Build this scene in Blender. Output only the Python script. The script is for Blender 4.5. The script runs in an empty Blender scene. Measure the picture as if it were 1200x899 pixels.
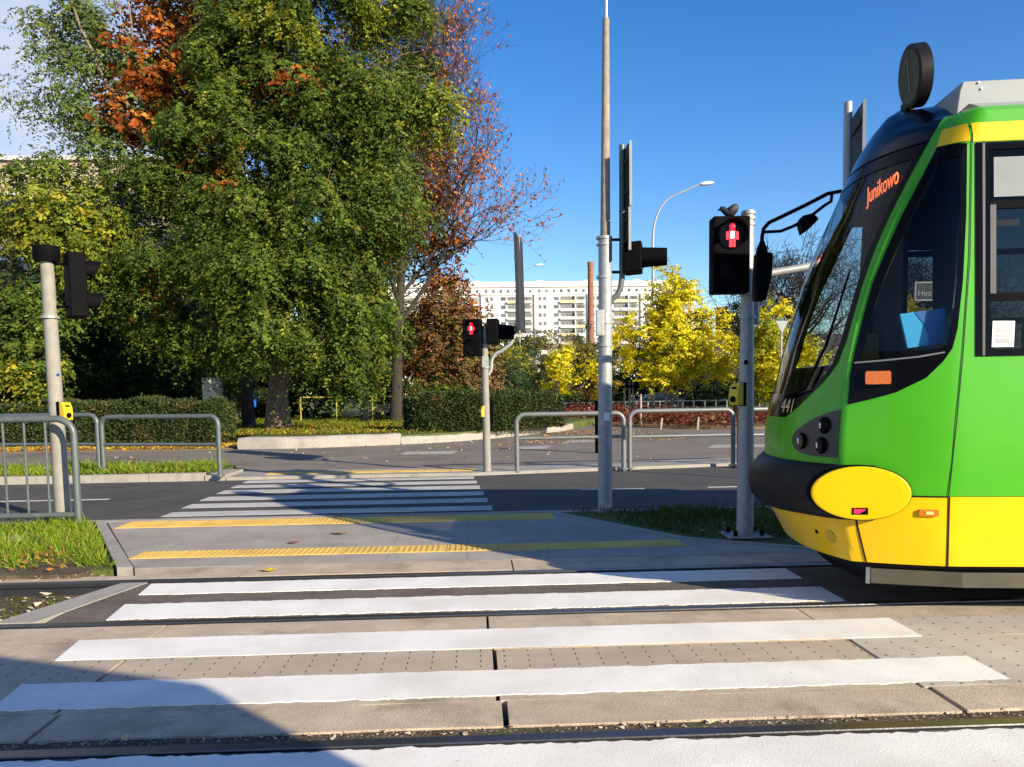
import bpy, bmesh, math, random
import numpy as np
from mathutils import Vector, Matrix
R = math.radians
rnd = random.Random(7)
C = bpy.data.collections.new('scene_objects'); bpy.context.scene.collection.children.link(C)

# ------------------------------------------------------------------ camera
F, HC, YAW, PIT, ROL, U0, VH = 960., 1.5, R(-2.5), R(4.5), 0.015, 600., 462.
V0 = VH + F * math.tan(PIT)
RM = Matrix.Rotation(YAW, 3, 'Z') @ Matrix.Rotation(math.pi/2 - PIT, 3, 'X') @ Matrix.Rotation(-ROL, 3, 'Z')
CAM = Vector((0, 0, HC))
def ray(u, v): return RM @ Vector(((u-U0)/F, -(v-V0)/F, -1.))
def gnd(u, v, z=0.):
    d = ray(u, v); return CAM + d*((z-HC)/d.z)
def aty(u, v, y):
    d = ray(u, v); return CAM + d*(y/d.y)
cd = bpy.data.cameras.new('camera'); cam = bpy.data.objects.new('camera', cd); bpy.context.scene.collection.objects.link(cam)
cd.sensor_width = 36; cd.lens = 36*F/1200; cd.shift_y = (V0-449.5)/1200; cd.clip_end = 5000; cd.clip_start = .05
cam.matrix_world = Matrix.Translation(CAM) @ RM.to_4x4()
bpy.context.scene.camera = cam

# ------------------------------------------------------------------ materials
def nt(m): m.use_nodes = True; return m.node_tree.nodes, m.node_tree.links
def rgba(c): return (c[0], c[1], c[2], 1)
def mat(name, col, rough=.6, metal=0., var=.12, scale=6., bump=0., bscale=60., col2=None, coat=0., spec=.5, detail=6):
    m = bpy.data.materials.new(name); n, l = nt(m); b = n['Principled BSDF']
    b.inputs['Roughness'].default_value = rough; b.inputs['Metallic'].default_value = metal
    b.inputs['Coat Weight'].default_value = coat; b.inputs['Specular IOR Level'].default_value = spec
    tc = n.new('ShaderNodeTexCoord'); no = n.new('ShaderNodeTexNoise'); no.inputs['Scale'].default_value = scale; no.inputs['Detail'].default_value = detail
    l.new(tc.outputs['Object'], no.inputs['Vector'])
    r = n.new('ShaderNodeValToRGB'); r.color_ramp.elements[0].position = .3; r.color_ramp.elements[1].position = .7
    c2 = col2 if col2 else tuple(min(1, x*(1+var)) for x in col); c1 = col if col2 else tuple(x*(1-var) for x in col)
    r.color_ramp.elements[0].color = rgba(c1); r.color_ramp.elements[1].color = rgba(c2)
    l.new(no.outputs['Fac'], r.inputs['Fac']); l.new(r.outputs['Color'], b.inputs['Base Color'])
    if bump:
        n2 = n.new('ShaderNodeTexNoise'); n2.inputs['Scale'].default_value = bscale; n2.inputs['Detail'].default_value = 4
        l.new(tc.outputs['Object'], n2.inputs['Vector'])
        bp = n.new('ShaderNodeBump'); bp.inputs['Strength'].default_value = bump; bp.inputs['Distance'].default_value = .02
        l.new(n2.outputs['Fac'], bp.inputs['Height']); l.new(bp.outputs['Normal'], b.inputs['Normal'])
    return m
def ground_mat(name, c_lo, c_hi, grain=180., gamp=.35, patch=1.2, rough=.9, bump=.4, stain=None, stscale=.7, speck=None):
    """worn mineral surface: broad patches, fine aggregate grain, optional stains and specks"""
    m = bpy.data.materials.new(name); n, l = nt(m); b = n['Principled BSDF']; b.inputs['Roughness'].default_value = rough
    b.inputs['Specular IOR Level'].default_value = .25
    g = n.new('ShaderNodeNewGeometry')
    def noise(s, d=5, ro=.55):
        t = n.new('ShaderNodeTexNoise'); t.inputs['Scale'].default_value = s; t.inputs['Detail'].default_value = d; t.inputs['Roughness'].default_value = ro
        l.new(g.outputs['Position'], t.inputs['Vector']); return t
    p = noise(patch, 8, .65); r = n.new('ShaderNodeValToRGB'); r.color_ramp.elements[0].position = .32; r.color_ramp.elements[1].position = .68
    r.color_ramp.elements[0].color = rgba(c_lo); r.color_ramp.elements[1].color = rgba(c_hi); l.new(p.outputs['Fac'], r.inputs['Fac'])
    gr = noise(grain, 3, .7); mp = n.new('ShaderNodeMapRange'); mp.inputs[1].default_value = .3; mp.inputs[2].default_value = .7
    mp.inputs[3].default_value = 1-gamp; mp.inputs[4].default_value = 1+gamp; l.new(gr.outputs['Fac'], mp.inputs[0])
    mx = n.new('ShaderNodeVectorMath'); mx.operation = 'SCALE'; l.new(r.outputs['Color'], mx.inputs[0]); l.new(mp.outputs[0], mx.inputs['Scale'])
    out = mx.outputs[0]
    if stain:
        s = noise(stscale, 7, .7); sr = n.new('ShaderNodeValToRGB'); sr.color_ramp.elements[0].position = .52; sr.color_ramp.elements[1].position = .68
        l.new(s.outputs['Fac'], sr.inputs['Fac']); mm = n.new('ShaderNodeMixRGB'); mm.inputs[2].default_value = rgba(stain)
        sc = n.new('ShaderNodeMath'); sc.operation = 'MULTIPLY'; sc.inputs[1].default_value = .7; l.new(sr.outputs['Color'], sc.inputs[0])
        l.new(sc.outputs[0], mm.inputs[0]); l.new(out, mm.inputs[1]); out = mm.outputs[0]
    if speck:
        v = n.new('ShaderNodeTexVoronoi'); v.inputs['Scale'].default_value = speck[1]; l.new(g.outputs['Position'], v.inputs['Vector'])
        lt = n.new('ShaderNodeMath'); lt.operation = 'LESS_THAN'; lt.inputs[1].default_value = speck[2]; l.new(v.outputs['Distance'], lt.inputs[0])
        mm = n.new('ShaderNodeMixRGB'); mm.inputs[2].default_value = rgba(speck[0]); l.new(lt.outputs[0], mm.inputs[0]); l.new(out, mm.inputs[1]); out = mm.outputs[0]
    l.new(out, b.inputs['Base Color'])
    bp = n.new('ShaderNodeBump'); bp.inputs['Strength'].default_value = bump; bp.inputs['Distance'].default_value = .01
    l.new(gr.outputs['Fac'], bp.inputs['Height']); l.new(bp.outputs['Normal'], b.inputs['Normal'])
    return m
def add_pattern(m, kind, **k):
    """dark joints laid into a ground material: slab grid, or rows of short slots"""
    n, l = nt(m); b = n['Principled BSDF']; g = n.new('ShaderNodeNewGeometry'); src = b.inputs['Base Color'].links[0].from_socket
    if kind == 'slabs':
        br = n.new('ShaderNodeTexBrick'); br.inputs['Scale'].default_value = 1; br.inputs['Brick Width'].default_value = k['w']; br.inputs['Row Height'].default_value = k['h']
        br.inputs['Mortar Size'].default_value = k['gap']; br.inputs['Mortar Smooth'].default_value = .3; br.offset = k.get('off', .5)
        br.inputs['Color1'].default_value = (1,1,1,1); br.inputs['Color2'].default_value = (k.get('v', .86),)*3 + (1,); br.inputs['Mortar'].default_value = (k.get('d', .45),)*3 + (1,)
        mp = n.new('ShaderNodeMapping'); mp.inputs['Location'].default_value = k.get('loc', (0,0,0)); mp.inputs['Rotation'].default_value = (0,0,k.get('rot',0)); l.new(g.outputs['Position'], mp.inputs['Vector']); l.new(mp.outputs[0], br.inputs['Vector'])
        mm = n.new('ShaderNodeMixRGB'); mm.blend_type = 'MULTIPLY'; mm.inputs[0].default_value = 1; l.new(src, mm.inputs[1]); l.new(br.outputs['Color'], mm.inputs[2]); l.new(mm.outputs[0], b.inputs['Base Color'])
    else:
        sx = n.new('ShaderNodeSeparateXYZ'); l.new(g.outputs['Position'], sx.inputs[0])
        def cell(sock, per, duty, off):
            a = n.new('ShaderNodeMath'); a.operation = 'ADD'; a.inputs[1].default_value = off + 100*per; l.new(sock, a.inputs[0])
            d = n.new('ShaderNodeMath'); d.operation = 'DIVIDE'; d.inputs[1].default_value = per; l.new(a.outputs[0], d.inputs[0])
            f = n.new('ShaderNodeMath'); f.operation = 'FRACT'; l.new(d.outputs[0], f.inputs[0])
            c = n.new('ShaderNodeMath'); c.operation = 'LESS_THAN'; c.inputs[1].default_value = duty; l.new(f.outputs[0], c.inputs[0]); return c.outputs[0]
        a = cell(sx.outputs['X'], k['px'], k['dx'], 0); c = cell(sx.outputs['Y'], k['py'], k['dy'], k.get('oy', 0))
        mu = n.new('ShaderNodeMath'); mu.operation = 'MULTIPLY'; l.new(a, mu.inputs[0]); l.new(c, mu.inputs[1])
        mm = n.new('ShaderNodeMixRGB'); mm.inputs[2].default_value = rgba(k['col']); l.new(mu.outputs[0], mm.inputs[0]); l.new(src, mm.inputs[1]); l.new(mm.outputs[0], b.inputs['Base Color'])
    return m
def paint_mat(name, col, under, wear=.5, scale=9.):
    m = ground_mat(name, tuple(c*.9 for c in col), col, grain=120, gamp=.06, patch=3, rough=.75, bump=.25)
    n, l = nt(m); b = n['Principled BSDF']; src = b.inputs['Base Color'].links[0].from_socket; g = n.new('ShaderNodeNewGeometry')
    a = n.new('ShaderNodeTexNoise'); a.inputs['Scale'].default_value = scale; a.inputs['Detail'].default_value = 9; a.inputs['Roughness'].default_value = .75
    l.new(g.outputs['Position'], a.inputs['Vector'])
    r = n.new('ShaderNodeValToRGB'); r.color_ramp.elements[0].position = .70-.14*wear; r.color_ramp.elements[1].position = .76-.1*wear
    l.new(a.outputs['Fac'], r.inputs['Fac']); mm = n.new('ShaderNodeMixRGB'); mm.inputs[2].default_value = rgba(under)
    l.new(r.outputs['Color'], mm.inputs[0]); l.new(src, mm.inputs[1])
    # dusty broad greying
    a2 = n.new('ShaderNodeTexNoise'); a2.inputs['Scale'].default_value = 1.6; a2.inputs['Detail'].default_value = 8; l.new(g.outputs['Position'], a2.inputs['Vector'])
    r2 = n.new('ShaderNodeMapRange'); r2.inputs[1].default_value = .42; r2.inputs[2].default_value = .72; r2.inputs[3].default_value = 0; r2.inputs[4].default_value = .42; l.new(a2.outputs['Fac'], r2.inputs[0])
    m2 = n.new('ShaderNodeMixRGB'); m2.inputs[2].default_value = rgba((.55*col[0],.52*col[1],.48*col[2])); l.new(r2.outputs[0], m2.inputs[0]); l.new(mm.outputs[0], m2.inputs[1]); l.new(m2.outputs[0], b.inputs['Base Color'])
    return m
def leaf_mat(name, trans=.35, rough=.5):
    m = bpy.data.materials.new(name); n, l = nt(m); b = n['Principled BSDF']; b.inputs['Roughness'].default_value = rough; b.inputs['Specular IOR Level'].default_value = .12
    at = n.new('ShaderNodeAttribute'); at.attribute_name = 'tint'; l.new(at.outputs['Color'], b.inputs['Base Color'])
    t = n.new('ShaderNodeBsdfTranslucent'); l.new(at.outputs['Color'], t.inputs['Color'])
    mx = n.new('ShaderNodeMixShader'); mx.inputs[0].default_value = trans; l.new(b.outputs[0], mx.inputs[1]); l.new(t.outputs[0], mx.inputs[2])
    l.new(mx.outputs[0], n['Material Output'].inputs['Surface']); return m
def glass_mat(name, tint, refl=1.0):
    m = bpy.data.materials.new(name); n, l = nt(m)
    t = n.new('ShaderNodeBsdfTransparent'); t.inputs['Color'].default_value = rgba(tint)
    gl = n.new('ShaderNodeBsdfGlossy'); gl.inputs['Roughness'].default_value = .02; gl.inputs['Color'].default_value = (refl,)*3 + (1,)
    fr = n.new('ShaderNodeFresnel'); ge = n.new('ShaderNodeNewGeometry'); ir = n.new('ShaderNodeMapRange'); ir.inputs[3].default_value = 1.5; ir.inputs[4].default_value = 1/1.5   # thin pane: same on both sides
    l.new(ge.outputs['Backfacing'], ir.inputs[0]); l.new(ir.outputs[0], fr.inputs['IOR'])
    mx = n.new('ShaderNodeMixShader'); l.new(fr.outputs[0], mx.inputs[0]); l.new(t.outputs[0], mx.inputs[1]); l.new(gl.outputs[0], mx.inputs[2])
    l.new(mx.outputs[0], n['Material Output'].inputs['Surface']); return m
def emit_mat(name, col, s):
    m = bpy.data.materials.new(name); n, l = nt(m); b = n['Principled BSDF']; b.inputs['Base Color'].default_value = rgba(col)
    b.inputs['Emission Color'].default_value = rgba(col); b.inputs['Emission Strength'].default_value = s; return m

X = {}
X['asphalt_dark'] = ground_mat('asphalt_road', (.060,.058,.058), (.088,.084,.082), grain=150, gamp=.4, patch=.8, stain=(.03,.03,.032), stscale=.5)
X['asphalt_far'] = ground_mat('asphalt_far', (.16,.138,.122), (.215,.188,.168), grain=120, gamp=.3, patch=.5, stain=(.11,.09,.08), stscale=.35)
X['asphalt_track'] = ground_mat('asphalt_track', (.10,.078,.068), (.165,.132,.117), grain=90, gamp=.6, patch=2.5, bump=.8, stain=(.17,.15,.135), stscale=1.6)
X['concrete'] = ground_mat('track_concrete', (.37,.30,.225), (.53,.44,.34), grain=110, gamp=.3, patch=2.6, stain=(.21,.165,.125), stscale=1.7)
X['concrete_slot'] = add_pattern(ground_mat('slotted_concrete', (.36,.295,.225), (.48,.40,.315), grain=140, gamp=.16, patch=1.4), 'slots', px=.137, dx=.05, py=.092, dy=.36, col=(.03,.026,.022))
X['concrete_light'] = add_pattern(ground_mat('pale_slotted_concrete', (.40,.365,.315), (.52,.48,.43), grain=140, gamp=.14, patch=2.2, stain=(.30,.27,.23), stscale=1.4), 'slots', px=.152, dx=.11, py=.117, dy=.13, oy=.03, col=(.04,.035,.03))
X['concrete_pale'] = ground_mat('kerb_concrete', (.27,.25,.225), (.38,.355,.325), grain=120, gamp=.15, patch=2, stain=(.18,.165,.15), stscale=2)
X['slabs'] = add_pattern(ground_mat('paving_slabs', (.29,.26,.23), (.40,.365,.33), grain=110, gamp=.28, patch=1.2, stain=(.22,.20,.19), stscale=1.0), 'slabs', w=.75, h=.5, gap=.006, loc=(.1,.15,0), v=.9, d=.7)
X['pavement'] = add_pattern(ground_mat('pavement', (.25,.24,.225), (.33,.315,.30), grain=110, gamp=.18, patch=1.2), 'slabs', w=.5, h=.5, gap=.012, off=0, v=.93, d=.75)
X['dirt'] = ground_mat('dirt', (.06,.045,.032), (.125,.095,.066), grain=60, gamp=.6, patch=3, bump=1, stain=(.06,.075,.025), stscale=2.2, speck=((.33,.3,.27), 26, .16))
X['earth'] = ground_mat('earth', (.06,.06,.03), (.11,.095,.05), grain=40, gamp=.5, patch=1)
X['turf'] = ground_mat('turf_soil', (.055,.085,.02), (.10,.115,.03), grain=40, gamp=.6, patch=1.5, stain=(.15,.10,.035), stscale=1.1)
X['litter'] = ground_mat('leaf_litter', (.16,.10,.05), (.26,.17,.08), grain=25, gamp=.6, patch=2, stain=(.07,.09,.025), stscale=1)
X['white_paint'] = paint_mat('white_paint', (.82,.80,.765), (.30,.26,.22), .55, 24)
X['road_paint'] = paint_mat('road_paint', (.50,.495,.485), (.06,.06,.062), .7, 20)
X['faint_paint'] = paint_mat('faint_paint', (.42,.41,.40), (.11,.10,.09), 1.2, 6)
X['tactile'] = paint_mat('tactile_yellow', (.72,.49,.13), (.44,.32,.14), .5, 7)
X['steel_rail'] = mat('rail_steel', (.10,.10,.11), .38, .8, bump=.1, bscale=30)
X['rust'] = mat('rust', (.12,.075,.045), .85, bump=.4)
X['galv'] = mat('galvanised', (.33,.345,.355), .5, .3, var=.14, scale=14, bump=.06, bscale=90)
X['galv_rail'] = mat('railing_paint', (.17,.185,.19), .45, .3, var=.12, scale=12)
X['rail_dark'] = mat('railing_dark_paint', (.10,.12,.125), .45, .2, var=.15, scale=12)
X['pole_conc'] = mat('pole_concrete', (.33,.31,.28), .85, 0, var=.15, scale=10, bump=.25, bscale=80)
X['pole_pale'] = mat('pole_pale', (.25,.24,.215), .8, 0, var=.12, scale=10, bump=.15, bscale=60)
X['mast_conc'] = mat('mast_concrete', (.27,.235,.20), .9, 0, var=.2, scale=12, bump=.35, bscale=60)
X['black'] = mat('black_plastic', (.004,.004,.005), .65, var=.2, spec=.04)
X['blackgloss'] = mat('black_gloss', (.003,.003,.004), .15, var=.1, spec=.10)
X['sign_back'] = mat('sign_back', (.03,.032,.035), .6, 0, var=.15, spec=.25)
X['sign_grey'] = mat('sign_grey', (.23,.24,.25), .45, .4)
X['yellow_box'] = mat('button_yellow', (.72,.46,.01), .4, var=.06)
X['bark'] = mat('bark', (.12,.08,.055), .95, var=.4, scale=9, bump=1.0, bscale=16, col2=(.27,.195,.145))
X['bark_dark'] = mat('bark_dark', (.035,.028,.024), .95, var=.3, scale=8, bump=.6, bscale=25)
X['bark_grey'] = mat('bark_grey', (.13,.115,.095), .95, scale=7, bump=.8, bscale=26, col2=(.24,.22,.185))
X['stake'] = mat('stake_wood', (.34,.30,.25), .8, var=.25, scale=10)
X['leaf'] = leaf_mat('leaf', .20); X['leaf_thin'] = leaf_mat('leaf_thin', .42); X['leaf_stiff'] = leaf_mat('leaf_stiff', .12, .45)
X['green_body'] = mat('tram_green', (.055,.345,.008), .36, var=.07, scale=1.6, coat=.15, spec=.35, detail=12)
X['yellow_body'] = mat('tram_yellow', (.80,.49,.001), .32, var=.06, scale=2.2, detail=12, coat=.15, spec=.35)
X['tram_black'] = mat('tram_black', (.009,.009,.011), .5, var=.2, scale=5, spec=.2)
X['tram_navy'] = mat('fairing_black', (.003,.004,.010), .2, var=.1, spec=.28)
X['tram_grey'] = mat('roof_grey', (.27,.295,.305), .45, var=.06, scale=3)
X['skirt'] = mat('skirt_metal', (.065,.058,.04), .6, var=.2, scale=5)
X['lampshell'] = mat('headlight_shell', (.02,.021,.024), .4, var=.15)
X['chrome'] = mat('chrome', (.75,.75,.77), .12, 1., var=.03)
X['orange_lens'] = mat('orange_lens', (.56,.13,.004), .2, var=.1, scale=40, coat=.6)
X['interior'] = mat('cab_interior', (.011,.011,.012), .7, var=.2)
X['partition'] = mat('cab_partition', (.035,.024,.014), .6)
X['ochre'] = mat('cab_ochre', (.30,.17,.05), .6, var=.15)
X['cyan'] = mat('seat_light_blue', (.02,.36,.72), .55, var=.06); X['blue'] = mat('seat_blue', (.012,.13,.42), .55, var=.06)
X['paper'] = mat('paper', (.78,.78,.77), .8, var=.04); X['print'] = mat('print', (.42,.42,.44), .8)
X['glass'] = glass_mat('tram_glass', (.62,.68,.69), .5); X['glass_side'] = glass_mat('side_glass', (.22,.235,.24), .4); X['glass_clear'] = glass_mat('cab_glass', (.78,.82,.83), .4)
X['pane_sheen'] = mat('painted_sheen_pane', (.24,.26,.262), .25, var=.08, scale=3)  # pale grey stands in for brightness reflected and seen through the vent pane
X['led'] = emit_mat('led_orange', (1,.16,.05), 1.3)
X['red_lamp'] = emit_mat('red_lamp', (1,.006,.016), 2.6); X['red_core'] = emit_mat('red_core', (1,.55,.55), 6)
X['gold'] = mat('gold_digits', (.55,.46,.22), .5); X['pink'] = mat('pink_tag', (.62,.02,.12), .5); X['white'] = mat('white_enamel', (.78,.78,.78), .4, var=.03)
X['beige_wall'] = mat('beige_render', (.44,.375,.29), .9, var=.08, scale=1.2, bump=.1)
X['white_wall'] = mat('white_panel', (.70,.70,.69), .85, var=.05, scale=.15)
X['pane'] = mat('window_pane', (.03,.035,.045), .08, var=.3, scale=.6)
X['farpane'] = mat('far_window', (.13,.14,.155), .3, var=.5, scale=.2); X['recess'] = mat('balcony_recess', (.24,.24,.25), .8, var=.3, scale=.3)
X['yellow_panel'] = mat('balcony_yellow', (.60,.50,.28), .8, var=.06); X['grey_panel'] = mat('balcony_grey', (.50,.50,.50), .8, var=.08)
X['brick'] = add_pattern(ground_mat('brick', (.20,.085,.06), (.30,.14,.10), grain=3, gamp=.25, patch=1.5), 'slabs', w=.8, h=.5, gap=.03, v=.7, d=1.2)
X['binblue'] = mat('bin_blue', (.012,.14,.62), .4, var=.08)
X['rail_yellow'] = mat('rail_yellow', (.50,.40,.09), .5, var=.12)
X['feather'] = mat('feather', (.009,.009,.011), .6, var=.4, scale=30)
X['signblue'] = mat('street_sign_face', (.06,.07,.10), .4); X['carpaint'] = mat('car_paint', (.012,.014,.02), .2, coat=.8)
X['tail'] = mat('tail_lamp', (.3,.01,.01), .3)

# ------------------------------------------------------------------ object helpers
def tag(o, label=None, cat=None, group=None, kind=None):
    if label: o['label'] = label
    if cat: o['category'] = cat
    if group: o['group'] = group
    if kind: o['kind'] = kind
    return o
def empty(name, loc, label=None, cat=None, group=None):
    o = bpy.data.objects.new(name, None); C.objects.link(o); o.location = loc; o.empty_display_size = .2
    return tag(o, label, cat, group)
def origin_of(o):
    p = Vector((0,0,0))
    while o: p += o.location; o = o.parent
    return p
class MB:
    def __init__(s): s.v = []; s.f = []
    def add(s, vs, fs):
        k = len(s.v); s.v += [tuple(q) for q in vs]; s.f += [tuple(i+k for i in f) for f in fs]; return s
    def box(s, lo, hi, rot=None, piv=None):
        x0,y0,z0 = lo; x1,y1,z1 = hi
        vs = [Vector(q) for q in ((x0,y0,z0),(x1,y0,z0),(x1,y1,z0),(x0,y1,z0),(x0,y0,z1),(x1,y0,z1),(x1,y1,z1),(x0,y1,z1))]
        if rot is not None: vs = [rot @ (q-Vector(piv)) + Vector(piv) for q in vs]
        return s.add(vs, [(3,2,1,0),(4,5,6,7),(0,1,5,4),(1,2,6,5),(2,3,7,6),(3,0,4,7)])
    def cbox(s, c, ax, ay, az):   # centre and three half-extent vectors
        c, ax, ay, az = Vector(c), Vector(ax), Vector(ay), Vector(az)
        vs = [c+i*ax+j*ay+k*az for k in (-1,1) for i,j in ((-1,-1),(1,-1),(1,1),(-1,1))]
        return s.add(vs, [(3,2,1,0),(4,5,6,7),(0,1,5,4),(1,2,6,5),(2,3,7,6),(3,0,4,7)])
    def tube(s, pts, r, n=10, caps=True):
        pts = [Vector(p) for p in pts]; rs = r if isinstance(r, (list, tuple)) else [r]*len(pts)
        k = len(s.v); ref = None; m = len(pts)
        for i, p in enumerate(pts):
            d = (pts[min(i+1, m-1)] - pts[max(i-1, 0)]).normalized()
            if ref is None: ref = d.orthogonal().normalized()
            ref = (ref - d*ref.dot(d)); ref = ref.normalized() if ref.length > 1e-6 else d.orthogonal().normalized()
            b = d.cross(ref)
            for j in range(n):
                a = 2*math.pi*j/n; s.v.append(tuple(p + (ref*math.cos(a)+b*math.sin(a))*rs[i]))
        for i in range(m-1):
            for j in range(n):
                a, b2 = k+i*n+j, k+i*n+(j+1) % n; s.f.append((a, b2, b2+n, a+n))
        if caps: s.f.append(tuple(k+j for j in reversed(range(n)))); s.f.append(tuple(k+(m-1)*n+j for j in range(n)))
        return s
    def prism(s, poly, z0, z1):
        n = len(poly); vs = [(x,y,z0) for x,y in poly]+[(x,y,z1) for x,y in poly]
        return s.add(vs, [tuple(reversed(range(n))), tuple(range(n, 2*n))]+[(i,(i+1)%n,n+(i+1)%n,n+i) for i in range(n)])
    def grid(s, rows):   # rows of equal length
        k = len(s.v); m = len(rows[0])
        for r in rows: s.v += [tuple(q) for q in r]
        for i in range(len(rows)-1):
            for j in range(m-1): s.f.append((k+i*m+j, k+i*m+j+1, k+(i+1)*m+j+1, k+(i+1)*m+j))
        return s
    def ell(s, c, rx, ry, rz, n=16, m=10, rot=None):
        k = len(s.v); c = Vector(c)
        for i in range(m+1):
            th = math.pi*i/m
            for j in range(n):
                ph = 2*math.pi*j/n; q = Vector((rx*math.sin(th)*math.cos(ph), ry*math.sin(th)*math.sin(ph), rz*math.cos(th)))
                s.v.append(tuple((rot @ q if rot is not None else q)+c))
        for i in range(m):
            for j in range(n): s.f.append((k+i*n+j, k+(i+1)*n+j, k+(i+1)*n+(j+1)%n, k+i*n+(j+1)%n))
        return s
    def build(s, name, m, parent=None, base=None, smooth=False, bevel=0.):
        o0 = origin_of(parent) if parent else Vector(base or (0,0,0))
        me = bpy.data.meshes.new(name); me.from_pydata([(x-o0.x, y-o0.y, z-o0.z) for x,y,z in s.v], [], s.f); me.materials.append(m); me.update()
        if smooth:
            me.polygons.foreach_set('use_smooth', [True]*len(me.polygons))
            try: me.set_sharp_from_angle(angle=R(40))
            except Exception: pass
        o = bpy.data.objects.new(name, me); C.objects.link(o)
        if parent: o.parent = parent
        else: o.location = o0
        if bevel:
            b = o.modifiers.new('bevel', 'BEVEL'); b.width = bevel; b.segments = 2; b.limit_method = 'ANGLE'; b.angle_limit = R(40)
        return o
def copy_tree(o, parent=None):
    c = o.copy(); C.objects.link(c)
    if parent: c.parent = parent
    for ch in list(o.children): copy_tree(ch, c)
    return c
def struct(o): o['kind'] = 'structure'; return o
def arc(c, r, a0, a1, ux, uy, n=8):
    c, ux, uy = Vector(c), Vector(ux), Vector(uy)
    return [c + ux*(r*math.cos(a0+(a1-a0)*i/n)) + uy*(r*math.sin(a0+(a1-a0)*i/n)) for i in range(n+1)]
def text_mesh(txt, size, name, m, parent, o, ux, uy, ext=.002, font_shear=0):
    cu = bpy.data.curves.new('t', 'FONT'); cu.body = txt; cu.size = size; cu.extrude = ext; cu.shear = font_shear
    ob = bpy.data.objects.new('t', cu); C.objects.link(ob); dg = bpy.context.evaluated_depsgraph_get(); me = bpy.data.meshes.new_from_object(ob.evaluated_get(dg))
    bpy.data.objects.remove(ob); ux, uy = Vector(ux).normalized(), Vector(uy).normalized(); uz = ux.cross(uy); o0 = origin_of(parent); o = Vector(o)
    for v in me.vertices: v.co = o - o0 + ux*v.co.x + uy*v.co.y + uz*v.co.z
    me.materials.clear(); me.materials.append(m); me.name = name; r = bpy.data.objects.new(name, me); C.objects.link(r); r.parent = parent; return r

# ------------------------------------------------------------------ foliage helpers (numpy)
def leaves(name, P, D, L, Wd, col, m, parent=None, base=(0,0,0), seed=0, nrm=None):
    """one mesh of diamond leaves: P points, D leaf axes, L lengths, Wd widths, col (N,3)"""
    g = np.random.default_rng(seed); N = len(P); D = D/np.linalg.norm(D, axis=1, keepdims=True)
    Q = g.normal(size=(N,3))
    if nrm is not None:   # leaves turn their blades outward from the pad they grow on
        Q = nrm+Q*.42; Q /= np.linalg.norm(Q, axis=1, keepdims=True); D = D-Q*(D*Q).sum(1, keepdims=True)*.75; D /= np.linalg.norm(D, axis=1, keepdims=True)+1e-9
    S = np.cross(D, Q); S /= np.linalg.norm(S, axis=1, keepdims=True)+1e-9
    Nn = np.cross(S, D)
    L = np.broadcast_to(L, (N,))[:,None]; Wd = np.broadcast_to(Wd, (N,))[:,None]
    V = np.empty((N,4,3), np.float32); mid = P + D*L*.45 + Nn*L*.08
    V[:,0] = P; V[:,1] = mid+S*Wd*.5; V[:,2] = P+D*L; V[:,3] = mid-S*Wd*.5
    o0 = origin_of(parent) if parent else Vector(base)
    V -= np.array(o0, np.float32)
    me = bpy.data.meshes.new(name); me.vertices.add(4*N); me.vertices.foreach_set('co', V.reshape(-1))
    me.loops.add(4*N); me.loops.foreach_set('vertex_index', np.arange(4*N, dtype=np.int32))
    me.polygons.add(N); me.polygons.foreach_set('loop_start', np.arange(0, 4*N, 4, dtype=np.int32)); me.polygons.foreach_set('loop_total', np.full(N, 4, np.int32))
    at = me.attributes.new('tint', 'FLOAT_COLOR', 'POINT'); cc = np.ones((N,4,4), np.float32); cc[:,:,:3] = np.clip(col, 0, 1)[:,None,:]
    at.data.foreach_set('color', cc.reshape(-1)); me.materials.append(m); me.update(calc_edges=True)
    o = bpy.data.objects.new(name, me); C.objects.link(o)
    if parent: o.parent = parent
    else: o.location = o0
    return o
def pick(g, pal, n, jit=.22):
    """colours from a weighted palette with brightness jitter"""
    w = np.array([p[1] for p in pal], float); w /= w.sum(); c = np.array([p[0] for p in pal], float)[g.choice(len(pal), n, p=w)]
    return c*np.exp(g.normal(size=(n,1))*jit)*np.exp(g.normal(size=(n,3))*jit*.25)
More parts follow.
